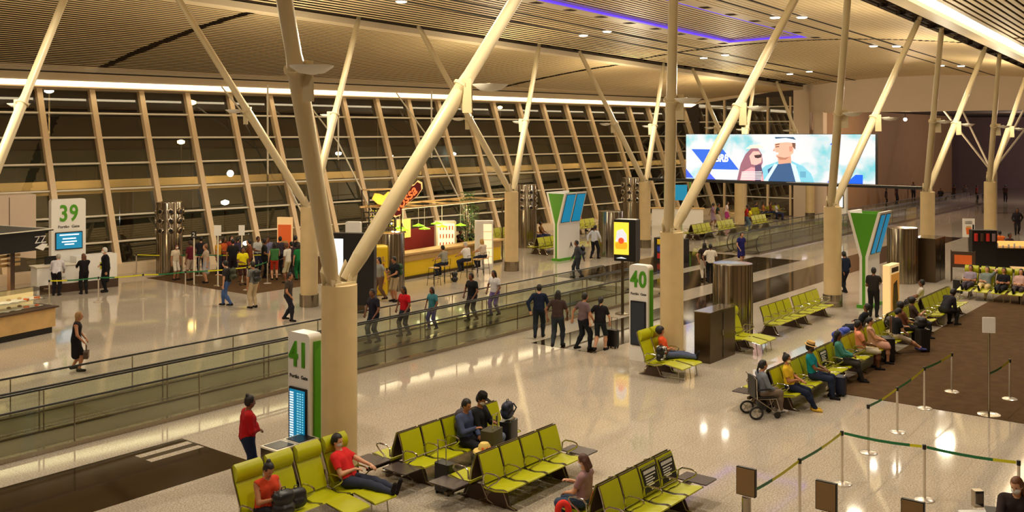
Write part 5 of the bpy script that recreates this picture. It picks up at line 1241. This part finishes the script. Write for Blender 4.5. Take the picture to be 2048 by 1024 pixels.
# gate 39
person('person with grey hair and white shirt leaning over the gate 39 counter', 19.75, 39.05, 45, 'lean', 1.74, 'light', (214, 208, 214), 'long', (30, 28, 34), hair='short', hc=(170, 160, 146), arms=('counter', 'fwd'), c=.026, mask=(226, 220, 216))
person('person in a black suit jacket standing at the gate 39 counter', *P_(168, 588), 80, 'stand', 1.66, 'tan', (24, 22, 24), 'long', (28, 26, 28), hair='bob', hc=(100, 56, 30), arms=('counter', 'counter'), c=.026)
person('person in a long black coat with white hair and mask at gate 39', *P_(212, 584), 160, 'stand', 1.86, 'light', (20, 20, 24), 'long', (20, 20, 24), hair='short', hc=(206, 200, 194), arms=('belly', 'hang'), c=.026, mask=(230, 226, 220), girth=1.2, skirt='sep')
# queue crowd
Q = [  # px, py, height, azimuth, top, sleeve, bottom, leg, hair colour, hair, pose, label
 (351, 560, 1.62, -80, (206, 190, 164), 'short', (224, 214, 196), 'short', (60, 40, 28), 'bob', 'stand', 'person in pale top and white shorts beside the nozzle drum'),
 (382, 561, 1.80, 100, (92, 24, 38), 'short', (190, 170, 150), 'short', (50, 34, 26), 'short', 'stand', 'person in a maroon shirt behind the small number 2 post'),
 (413, 566, 1.72, 160, (196, 176, 156), 'short', (176, 174, 178), 'long', (120, 80, 50), 'bun', 'stand', 'person in a long pale grey skirt in the gate queue'),
 (436, 548, 1.66, -60, (208, 150, 40), 'short', (50, 50, 60), 'long', (30, 24, 20), 'long', 'stand', 'person in an amber top at the back of the gate queue'),
 (447, 545, 1.66, -70, (206, 96, 46), 'short', (60, 40, 50), 'long', (30, 24, 20), 'bob', 'stand', 'person in an orange top at the back of the gate queue'),
 (454, 612, 1.76, 120, (46, 44, 44), 'short', (70, 96, 146), 'long', (30, 24, 20), 'short', 'walk', 'person in a dark shirt and blue jeans joining the gate queue'),
 (466, 556, 1.78, 60, (34, 32, 34), 'short', (50, 46, 50), 'long', (24, 20, 18), 'short', 'stand', 'person in black with grey shorts left of the yellow shirt'),
 (485, 570, 1.66, -110, (222, 206, 24), 'short', (60, 30, 30), 'short', (26, 20, 18), 'bob', 'stand', 'person in a bright yellow shirt in the gate queue'),
 (500, 560, 1.84, 150, (112, 58, 34), 'long', (40, 36, 36), 'long', (26, 20, 18), 'short', 'stand', 'broad person in a rust brown jacket in the gate queue'),
 (507, 616, 1.76, 95, (120, 118, 110), 'short', (196, 176, 142), 'long', (34, 26, 20), 'short', 'stand', 'person in khaki trousers wearing a dark backpack at the queue'),
 (528, 556, 1.80, -40, (24, 26, 26), 'short', (24, 24, 26), 'long', (24, 18, 16), 'short', 'stand', 'person all in black in front of the middle queue post'),
 (549, 560, 1.68, 60, (60, 110, 60), 'none', (196, 60, 36), 'short', (30, 22, 18), 'long', 'stand', 'person in a green top and red shorts in the gate queue'),
 (560, 548, 1.76, 40, (60, 52, 60), 'short', (36, 36, 44), 'long', (24, 20, 18), 'short', 'stand', 'person half hidden below the lit orange poster'),
 (575, 566, 1.78, 110, (206, 200, 190), 'short', (196, 184, 150), 'short', (90, 56, 40), 'short', 'stand', 'person in a white shirt with a dark waist bag in the queue'),
 (598, 560, 1.66, 80, (30, 116, 62), 'short', (30, 110, 60), 'long', (30, 22, 18), 'bob', 'stand', 'person in green beside the second far column'),
 (590, 548, 1.80, 20, (34, 34, 36), 'long', (30, 30, 34), 'long', (24, 20, 18), 'short', 'stand', 'person in dark jacket left of the second far column, behind the green top'),
 (515, 545, 1.72, -90, (190, 190, 186), 'short', (40, 40, 60), 'long', (30, 22, 18), 'short', 'stand', 'person in a grey white shirt deep in the gate queue'),
 (402, 548, 1.76, 60, (40, 36, 40), 'short', (40, 40, 50), 'long', (24, 20, 16), 'short', 'stand', 'person in black behind the long pale grey skirt in the queue'),
 (462, 543, 1.72, -100, (150, 60, 50), 'short', (40, 40, 50), 'long', (24, 20, 16), 'bob', 'stand', 'person in a brick red shirt between the white blade posts and the crowd'),
 (538, 546, 1.74, 200, (120, 120, 150), 'short', (40, 40, 50), 'long', (24, 20, 16), 'short', 'stand', 'person in a blue grey shirt behind the middle queue post'),
 (584, 556, 1.66, 90, (60, 44, 50), 'short', (60, 60, 60), 'long', (24, 20, 16), 'pony', 'stand', 'person with ponytail right of the white shirt and waist bag'),
 (475, 545, 1.70, 30, (70, 60, 90), 'short', (40, 40, 50), 'long', (24, 20, 16), 'pony', 'stand', 'person in a violet shirt deep in the gate queue')]
for i, (px, py, h_, az, tp, sl, bt, lg, hcc, hr, po, lb) in enumerate(Q):
    person(lb, *P_(px, py), az, po, h_, ['tan', 'brown', 'light'][i % 3], tp, sl, bt, lg, hair=hr, hc=hcc, arms=[('hang', 'hang'), ('belly', 'hang'), ('phone', 'hang')][i % 3], mask=(225, 222, 216) if i % 3 == 0 else None, c=FR, skirt=(i == 2))
x, y = P_(507, 616); pack('dark backpack worn by the person in khaki trousers at the queue', x - .02, y - .26, 1.0, 95)
x, y = P_(454, 612); pack('olive backpack worn by the person in blue jeans', x + .12, y - .2, 1.0, 120, mat('olive', col(58, 60, 40), .8))
# on and beside the travelator
T_L = [
 (576, 642, 1.72, -60, (70, 60, 50), 'short', (36, 36, 44), 'long', 'person striding in a dark top left of the nearest column, beyond the moving walkway', 0),
 (761, 600, 1.72, 160, (150, 150, 140), 'short', (120, 90, 70), 'long', 'person in a grey shirt in front of the steel drum of the bar', 0),
 (1156, 556, 1.74, 140, (60, 62, 70), 'long', (44, 48, 56), 'long', 'person with a rucksack walking past the forked green display', 0),
 (1189, 518, 1.80, 0, (196, 196, 200), 'long', (30, 30, 36), 'long', 'person in a white and black top beside the steel drum of the pole display', 0),
 (1078, 676, 1.74, 30, (26, 36, 56), 'long', (38, 44, 50), 'long', 'person in navy walking along the near edge of the walkway', 0),
 (1115, 694, 1.76, 20, (66, 50, 46), 'short', (50, 56, 62), 'long', 'person in a brown top walking behind the navy one', 0),
 (1166, 700, 1.76, -20, (112, 92, 96), 'short', (28, 30, 36), 'long', 'person in a plum grey shirt walking on the dark granite', 0),
 (1200, 702, 1.66, 10, (30, 26, 28), 'short', (34, 40, 44), 'short', 'person in black shorts pulling a case on the dark granite', 0),
 (1421, 566, 1.74, 30, (226, 216, 200), 'short', (26, 26, 30), 'long', 'person in a white shirt crossing beyond the big steel drum', 0),
 (1409, 560, 1.70, 30, (46, 34, 34), 'short', (206, 190, 170), 'long', 'person in a dark top beside the one in white, beyond the crossing', 0),
 (1482, 530, 1.66, -120, (42, 40, 112), 'short', (40, 38, 100), 'long', 'person in a dark blue dress crossing beyond the big steel drum', 1),
 (1425, 452, 1.66, -60, (140, 110, 140), 'short', (150, 130, 160), 'long', 'person in a lilac dress near the far gate counter', 1),
 (1435, 455, 1.72, -60, (30, 46, 40), 'short', (214, 200, 170), 'long', 'person in a dark top and pale trousers near the far gate counter', 0),
 (1453, 446, 1.60, -60, (220, 200, 200), 'short', (176, 60, 130), 'short', 'person in a white top and pink skirt near the far gate counter', 1),
 (1493, 461, 1.78, -60, (176, 40, 40), 'short', (90, 110, 130), 'long', 'person in a red shirt right of the far column', 0),
 (1690, 586, 1.74, 60, (30, 40, 60), 'long', (24, 26, 34), 'long', 'dark clothed person half hidden behind the third near column', 0),
 (1975, 455, 1.72, 30, (60, 50, 50), 'long', (50, 40, 40), 'long', 'dark person walking far off right of the fifth near column', 0),
 (2034, 470, 1.76, 200, (40, 36, 40), 'long', (40, 34, 40), 'long', 'dark person walking at the far right edge', 0)]
for i, (px, py, h_, az, tp, sl, bt, lg, lb, skf) in enumerate(T_L):
    person(lb, *P_(px, py), az, 'walk', h_, ['tan', 'light', 'brown'][i % 3], tp, sl, bt, lg, hair=['short', 'bob', 'short', 'pony'][i % 4], arms=('swing', 'back'), c=FR if py < 600 else .026, skirt=bool(skf), walk=.17)
# riders: their feet stand on the belts
for px, py, h_, tp, bt, lb in ((748, 660, 1.72, (36, 34, 44), (30, 34, 50), 'person in dark clothes with a red bag riding the walkway right of the nearest column'), (810, 655, 1.64, (196, 24, 34), (50, 46, 56), 'person in a bright red shirt riding the moving walkway'),
                           (866, 662, 1.45, (60, 120, 130), (60, 60, 130), 'short person in teal top and blue trousers riding the walkway'), (945, 618, 1.70, (26, 26, 30), (50, 44, 50), 'person in black riding the moving walkway past the bar'), (990, 612, 1.66, (220, 214, 216), (110, 90, 150), 'person in a white top and violet trousers on the walkway')):
    u = (px - 1024) / F_PX; y = 22.2; x = y * (ct + u * st) / (st - u * ct); person(lb, x, y, 178, 'walk', h_, 'brown', tp, 'short', bt, hair='bob' if h_ < 1.7 else 'short', arms=('handle', 'swing'), c=.028, z=.06, walk=.1)
suitcase('dark cabin suitcase pulled on the dark granite by the walkers', *P_(1226, 696), 0, 'black', .34, .22, .5)
x, y = P_(1156, 556); pack('dark rucksack on the walker by the forked green display', x + .2, y - .12, 1.0, 140)
# bar guests
def stoolguest(i, lb, **k): x, y = BAR[i]; return person(lb, x, y - .02, 95, 'stool', arms=('counter', 'counter'), c=.028, **k)
stoolguest(1, 'person in a grey shirt seated on a stool at the yellow bar', top=(150, 146, 130), hair='short', skin='light')
stoolguest(2, 'broad person in a white shirt seated at the yellow bar', top=(228, 222, 216), hair='short', hc=(200, 190, 180), girth=1.2, skin='light')
stoolguest(4, 'person in a pale pink top with crossed legs at the bar end', top=(210, 190, 170), hair='long', hc=(190, 150, 80), skin='light')
x, y = BAR[1]; pack('black backpack on the floor below the bar guest in grey', x + .55, y - .1, 0, 90)
for px, py, tp, lb in ((812, 515, (40, 20, 22), 'bartender in dark red standing behind the counter left side'), (838, 512, (30, 26, 30), 'bartender in black behind the counter under the lit picture')):
    x, y = P_(px, py); person(lb, x, 32.9, -90, 'stand', 1.74, 'brown', tp, 'short', (30, 26, 26), arms=('counter', 'belly'), c=FR)
# kiosk staff
person('person in a pale shirt serving inside the pastry kiosk', 14.9, 34.2, -70, 'stand', 1.68, 'tan', (216, 204, 176), 'short', (90, 100, 60), hair='bun', arms=('counter', 'counter'), c=.028)
person('person in an orange jacket standing at the coffee kiosk', *P_(2000, 530), 40, 'stand', 1.74, 'brown', (226, 110, 44), 'long', (40, 50, 80), c=.028, arms=('counter', 'hang'))
person('person in dark shirt leaning at the left of the coffee kiosk', *P_(1986, 532), 60, 'stand', 1.7, 'brown', (40, 30, 36), 'short', (40, 36, 40), c=.03, hair='bob')
person('barista in dark clothes behind the coffee kiosk counter', kx2 + 2.2, ky2 + .2, -120, 'stand', 1.7, 'brown', (60, 40, 44), 'short', (30, 30, 30), c=.03, arms=('counter', 'counter'))
# standing man on the right
t, H_, T_, hd_ = person('person in a black t-shirt standing near the second forked display with a paper', *P_(1747, 634), 10, 'stand', 1.78, 'brown', (38, 34, 34), 'short', (26, 26, 30), hair='short', arms=('counter', 'belly'), c=MD)
held('paper_sheet', 'white sheet held by the standing person in a black t-shirt', 'paper', t, tuple(np.array(hd_[0][3]) + (.08, 0, .02)), cached('pp', lambda: MB().box((0, 0, 0), (.2, .28, .004)).mesh('paper_sheet', 'white')))
# masked staff at lower right
person('masked staff person with long brown hair at the lower right desk', *G(2034, 960, 1.6), 188, 'stand', 1.68, 'light', (48, 36, 34), 'long', (30, 30, 40), hair='long', hc=(110, 66, 34), mask=(236, 232, 226), arms=('counter', 'counter'), c=NR, pitch=18, yaw=-20)
# ---------- seated, foreground
def seated(lb, x, y, az, pose='sit', **k): return person(lb, x, y, az, pose, **k)
RX = lambda i: 9.55 + (i + .5) * .61
t, H_, T_, hd_ = seated('person in an orange sleeveless top seated in the first recliner with a phone', RX(0) + .05, 12.86, -95, 'sit', h=1.64, skin='tan', top=(206, 70, 40), sleeve='none', bot=(30, 28, 34), hair='bun', arms=('phone', 'phone'), c=NR, pitch=30, lean=4, girth=1.1)
held('phone', 'phone in the hands of the woman in the first recliner', 'phone', t, tuple(np.array(hd_[0][3]) + (.05, .04, .05)), cached('ph', phone_me), PI / 2)
pack('large black backpack on the lap of the woman in the first recliner', RX(0) + .05, 12.42, .52, 85, 'black', .36, .24, .42)
pack('dark helmet shaped bag on the seat beside the woman in the first recliner', RX(1) - .1, 12.68, .44, 80, 'rubber', .36, .2, .34, 'shoulder_bag', False)
seated('person in a red shirt and mask dozing in the last recliner with legs up', RX(3), 12.86, -72, 'recline', h=1.76, skin='light', top=(216, 44, 44), sleeve='short', bot=(50, 54, 70), hair='short', arms=('belly', 'knee'), c=NR, mask=(190, 186, 178), pitch=18, legs=[(.92, .06, .40), (.90, .10, .40)])
BX1 = lambda i: 13.08 + (i + .5) * PITCH
seated('person in a blue denim jacket and dark cap seated left of the olive suitcase', BX1(2) + .05, 12.74, -88, 'sit', h=1.7, skin='tan', top=(66, 74, 104), sleeve='long', bot=(30, 30, 36), hair='short', arms=('phone', 'lap'), c=NR, pitch=22, lean=0)
t, H_, T_, hd_ = seated('person in a black jacket, black cap and white mask looking at a phone', 15.0, 12.74, -80, 'sit', h=1.78, skin='tan', top=(28, 28, 30), sleeve='long', bot=(110, 116, 136), hair='short', hat=('cap', (34, 30, 28)), mask=(230, 220, 210), arms=('lap', 'phone'), c=NR, pitch=25, lean=2, girth=1.15)
held('phone', 'phone held by the man with black cap and white mask', 'phone', t, tuple(np.array(hd_[1][3]) + (.05, 0, .06)), cached('ph', phone_me), PI / 2)
suitcase('tall olive fabric suitcase between the two travellers', 14.78, 12.22, -80, mat('olive_case', col(66, 60, 34), .7), .44, .28, .72, .3)
suitcase('black trolley case at the right knee of the man in the black cap', 15.56, 12.42, -75, 'black', .40, .26, .68, .02)
pack('navy backpack standing on the trolley case right of the black cap man', 15.56, 12.45, .76, -80, 'navy', .32, .2, .36)
pack('grey backpack propped on the seat back behind the black cap man', 14.72, 12.93, .62, -90, mat('grey_pack', col(70, 60, 64), .8), .34, .2, .46)
suitcase('small black suitcase standing between two benches with an extended handle', 13.25, 12.05, 180, 'black', .36, .22, .50, .42)
pack('black duffel bag beside the small suitcase, under the sun hat', 14.3, 12.0, 0, 10, 'black', .5, .34, .5, 'duffel_bag', False)
t = thing('sun_hat', 'yellow flowered sun hat resting on the black duffel bag', 'hat', (14.3, 12.0, .50), 0)
MB().lathe([(.22, .0), (.21, .03), (.12, .05), (.115, .12), (.08, .17), (.002, .18)], 24).build('crown', mat('straw', col(226, 196, 110), .8, var=.2), t, True)
b = MB(); [b.cyl((.118 * math.cos(a), .118 * math.sin(a), .09), (.132 * math.cos(a), .132 * math.sin(a), .09), .026, n=8) for a in (3.6, 4.3, 5.0)]; b.build('flower', 'orange', t)
seated('person in a mauve blouse seen from behind reading a phone at lower middle', 13.35, 9.08, 100, 'sit', h=1.62, skin='light', top=(150, 116, 116), sleeve='short', bot=(56, 70, 92), hair='bob', hc=(80, 44, 26), arms=('phone', 'lap'), c=NR, pitch=22, lean=-2, mask=(220, 220, 224))
t = thing('neck_pillow', 'bright red curved neck pillow at the lower middle edge', 'pillow', (12.72, 9.05, .44), 40)
MB().tube([(.0, .085 * math.cos(a), .12 + .12 * math.sin(a)) for a in np.linspace(-1.2, 4.3, 16)], .052, 12).build('cushion', mat('pillow_red', col(226, 40, 24), .8), t, True)
pack('pale printed tote bag on the floor under the red neck pillow', *G(1152, 1010, .35), .05, 30, 'white', .32, .16, .42, 'tote_bag', False)
pack('black travel bag standing on the seat left of the red neck pillow', *G(1190, 1005, .4), .1, 30, 'black', .4, .24, .46, 'travel_bag', False)
# R3 recliner woman
t, H_, T_, hd_ = seated('person in an orange shirt reclining with feet up beside the polka dot bag', 22.85 + .61 * 1.35, 13.42, -62, 'recline', h=1.66, skin='tan', top=(216, 84, 40), sleeve='short', bot=(84, 92, 118), hair='curly', hc=(26, 18, 16), arms=('belly', 'belly'), c=NR, pitch=16, lean=-16, legs=[(.86, .05, .46), (.84, .08, .46)])
pack('black backpack with white dots on the recliner seat', 22.85 + .25, 13.25, .45, -90, 'black', .34, .2, .42)
bg = bpy.data.objects[[o.name for o in bpy.data.objects if o.get('label', '').startswith('black backpack with white dots')][0]]; b = MB(); rnd = random.Random(2)
for i in range(22): a, q_ = rnd.uniform(-.13, .13), rnd.uniform(.06, .38); b.cyl((-.085 - .02, a, q_), (.115, a, q_), .014, n=8)
tag(b.build('white_dots', 'white', bg), 'white dots on the bag', None, None, 'stuff')
# wheelchair
wx, wy = 21.42, 9.62
t = thing('wheelchair', 'folding wheelchair at the left end of the lime seats on the right', 'wheelchair', (wx, wy, 0), -42)
MB().rbox((.0, 0, .47), (.44, .42, .05), .03).build('seat', 'black', t); MB().rbox((-.24, 0, .72), (.05, .42, .46), .02, ax=0).build('backrest', 'black', t)
for sy in (-1, 1):
    MB().tube([(-.30, sy * .23, .98), (-.24, sy * .23, .9), (-.22, sy * .23, .45), (.24, sy * .23, .45), (.34, sy * .22, .14)], .013, 8).build('frame_tube', 'chrome', t)
    MB().tube([(-.22, sy * .25, .66), (.12, sy * .25, .68)], .022, 8).build('armrest', 'black', t)
    MB().tube([(-.2, sy * .24, .44), (.26, sy * .24, .12)], .014, 6).build('cross_brace', 'steel', t)
    w_ = MB().tube([(-.26 + .15 * math.cos(a), sy * .27, .155 + .13 * math.sin(a)) for a in np.linspace(0, 2 * PI, 20, endpoint=False)], .025, 8, closed=True).build('rear_wheel', 'rubber', t, True)
    b = MB(); [b.cyl((-.26, sy * .27, .155), (-.26 + .12 * math.cos(a), sy * .27, .155 + .12 * math.sin(a)), .01, n=5) for a in np.linspace(0, 2 * PI, 6)[:-1]]; b.cyl((-.26, sy * .25, .155), (-.26, sy * .29, .155), .04, n=10); b.build('hub', 'chrome', w_)
    MB().cyl((.26, sy * .24 - .015, .075), (.26, sy * .24 + .015, .075), .075, n=16).build('caster', 'rubber', t); MB().box((.42, sy * .1, .11), (.14, .14, .015), (0, -.2, 0)).build('footplate', 'black', t)
pack('black bag slung under the wheelchair seat', wx, wy, .16, -42, 'black', .3, .2, .24, 'carry_bag', False)
seated('person in a grey denim jacket with ponytail sitting in the wheelchair', wx - .02, wy + .02, -42, 'sit', h=1.64, skin='tan', top=(120, 124, 132), sleeve='long', bot=(116, 100, 84), hair='pony', arms=('lap', 'lap'), c=NR, lean=2, legs=[(.46, .09, .17), (.44, .09, .17)], shoe=(170, 160, 150))
RB = lambda i: 22.0 + (i + .5) * PITCH
seated('person in a yellow top and mask holding a small child, beside the wheelchair', RB(0) + .15, 9.38, -75, 'sit', h=1.62, skin='tan', top=(222, 180, 40), sleeve='short', bot=(28, 34, 56), hair='bun', mask=(230, 214, 150), arms=('belly', 'lap'), c=MD, shoe=(214, 170, 60), pitch=12, legs=[(.62, .05, .085), (.56, .06, .085)])
pack('brown woven bag on the seat beside the person in the yellow top', RB(1) - .1, 9.4, .44, -90, mat('woven', col(150, 96, 50), .9), .26, .16, .3, 'handbag', False)
seated('person in a teal t-shirt and straw hat looking at a phone', RB(3) - .2, 9.36, -78, 'sit', h=1.72, skin='brown', top=(24, 132, 140), sleeve='short', bot=(36, 44, 66), hair='short', hat=('brim', (206, 166, 100)), arms=('lap', 'lap'), c=MD, pitch=18, legs=[(.48, .1, .085), (.40, .12, .085)], mask=(60, 60, 60))
suitcase('navy wheeled case between the straw hat man and the next seat', RB(3) + .3, 8.85, -80, 'navy', .34, .22, .42, .02)
seated('person with long black hair in a teal floral blouse and dark trousers', RB(6) + .05, 9.40, -72, 'sit', h=1.66, skin='brown', top=(70, 130, 116), sleeve='long', bot=(54, 50, 44), hair='long', hc=(18, 14, 14), arms=('lap', 'lap'), c=MD, legs=[(.55, .08, .085), (.50, .08, .085)], pitch=10)
RC = lambda i: 26.7 + (i + .5) * PITCH
seated('person in a peach shirt seated among the travellers on the right', RC(1) - .1, 9.42, -62, 'sit', h=1.72, skin='brown', top=(236, 150, 116), sleeve='short', bot=(190, 176, 150), leg='short', hair='short', arms=('lap', 'face'), c=MD, pitch=6)
seated('person in a beige floral dress beside the peach shirt', RC(2) + .25, 9.42, -70, 'sit', h=1.62, skin='light', top=(206, 160, 130), sleeve='none', bot=(200, 150, 130), leg='short', hair='pony', arms=('lap', 'lap'), c=MD, pitch=14, skirt=True)
pack('bright blue bag on the back to back seat behind the peach shirt', RC(1) + .2, 10.2, .5, 90, 'blue', .4, .28, .42, 'travel_bag', False)
pack('second bright blue bag on the back seats, near the standing person in black', RC(2) + .3, 10.25, .55, 90, 'blue', .4, .28, .36, 'travel_bag', False)
suitcase('large black suitcase with raised silver handle on the carpet', *G(1776, 722), -60, 'black', .50, .30, .62, .62)
pack('dark carry bag on top of the large black suitcase', *G(1782, 700), .68, -60, 'black', .4, .26, .34, 'carry_bag', False)
pack('cream chequered bag standing beside the floral dress', *G(1752, 705), .3, -60, mat('cream_bag', col(216, 196, 150), .7, var=.3, scale=30), .3, .18, .4, 'tote_bag', False)
suitcase('tall black suitcase standing alone on the carpet', *G(1845, 702), -50, 'black', .44, .3, .62, .04)
pack('black holdall on top of the tall lone suitcase', *G(1842, 700), .68, -50, 'black', .42, .28, .34, 'holdall', False)
RD = lambda i: 31.2 + (i + .5) * PITCH
seated('person in black t-shirt and white shorts with feet stretched onto the carpet', RC(5) + .1, 9.3, -45, 'sit', h=1.74, skin='light', top=(30, 30, 36), sleeve='short', bot=(196, 180, 156), leg='short', shoe=(80, 80, 140), hair='short', arms=('lap', 'phone'), c=MD, pitch=28, lean=6, legs=[(.88, .06, .10), (.84, .08, .12)])
seated('person with curly hair in brown behind the white shorts', RD(0), 9.5, -50, 'sit', h=1.68, skin='tan', top=(110, 66, 46), sleeve='short', bot=(50, 44, 46), hair='curly', arms=('lap', 'lap'), c=.026, pitch=22)
seated('person with dark curls looking down, third row seat under the totem', RD(2), 9.5, -60, 'sit', h=1.66, skin='tan', top=(60, 44, 40), sleeve='short', bot=(40, 40, 46), hair='curly', arms=('phone', 'lap'), c=.026, pitch=25)
seated('person in a dark grey jacket bent forward at the end of the seats', 35.4, 9.35, -30, 'sit', h=1.78, skin='dark', top=(44, 42, 46), sleeve='long', bot=(46, 44, 40), hair='short', arms=('knee', 'knee'), c=.026, lean=34, pitch=20)
seated('person in a white shirt seated with back turned near the far totem', 36.6, 10.5, 100, 'sit', h=1.7, skin='brown', top=(206, 196, 184), sleeve='short', bot=(60, 56, 60), hair='short', arms=('lap', 'lap'), c=.028)
seated('person in a black hoodie slumped on the back seats left of the totem', 30.6, 10.55, 95, 'sit', h=1.7, skin='brown', top=(26, 28, 34), sleeve='long', bot=(34, 36, 50), hair='short', arms=('belly', 'belly'), c=.028, lean=-22)
# far right recliners (facing left)
for i, (tp, bt, lb, hr) in enumerate((((150, 136, 150), (60, 50, 60), 'person in a lilac striped shirt in the leftmost far recliner', 'short'), ((120, 130, 124), (216, 190, 130), 'person in pale trousers with bent knee in the second far recliner', 'short'), ((24, 24, 28), (30, 30, 34), 'person in black sleeping in the third far recliner', 'short'),
                                  ((200, 160, 150), (70, 60, 60), 'person in a pink top in the fourth far recliner', 'long'), ((196, 44, 44), (206, 190, 160), 'person in red and beige in the far recliner at the frame edge', 'bob'))):
    seated(lb, 42.25, 10.5 - (i + .5) * .61, 180, 'recline', h=1.70, skin=['tan', 'light', 'tan', 'light', 'brown'][i], top=tp, sleeve='short', bot=bt, hair=hr, arms=('belly', 'head' if i == 1 else 'belly'), c=.028, legs=[(.80, .06, .44), (.5, .1, .10)] if i % 2 else [(.82, .06, .44), (.82, .08, .44)])
suitcase('upright black case left of the leftmost far recliner', *G(1916, 588), 0, 'black', .36, .24, .52, .1)
# far lounges
FL = [(1046, 492, (150, 150, 150), 'person in grey sprawled on the lime seats right of the far column'), (1062, 490, (210, 200, 196), 'person in white behind the forked green display, left'), (1078, 490, (196, 190, 60), 'person in yellow seated left of the forked green display'), (1092, 488, (120, 80, 40), 'person in brown seated next to the forked green display'),
      (1168, 462, (190, 90, 70), 'person in salmon seated right of the forked green display'), (1510, 452, (220, 200, 30), 'person in bright yellow on the far lime seats'), (1522, 438, (60, 44, 60), 'person in dark purple on the far seats by the end windows'), (1536, 438, (190, 120, 70), 'person in tan on the far seats by the end windows'),
      (1550, 438, (110, 60, 50), 'person in rust on the far seats by the end windows'), (1562, 440, (190, 190, 200), 'person in white on the far seats by the end windows')]
for i, (px, py, tp, lb) in enumerate(FL): x, y = P_(px, py); person(lb, x, y + .3, -70, 'sit', 1.7, ['tan', 'brown'][i % 2], tp, 'short', (46, 50, 80), hair=['short', 'long', 'bob'][i % 3], arms=('lap', 'lap'), c=.036)
rnd = random.Random(4)
for i in range(14):                                              # people far off in the dim hall
    px = 1660 + i * 27 + rnd.uniform(-6, 6); py = rnd.uniform(398, 415); x, y = P_(px, py)
    person('dark distant person in the dim hall beyond the bulkhead, %s from the left' % ('1st 2nd 3rd 4th 5th 6th 7th 8th 9th 10th 11th 12th 13th 14th'.split()[i]), x, y, rnd.uniform(0, 360), 'stand', rnd.uniform(1.6, 1.85), 'brown', [(40, 36, 40), (60, 40, 40), (90, 80, 80), (120, 40, 40)][i % 4], 'short', (34, 32, 40), c=.045, group='distant people in the dim hall', hair='short')
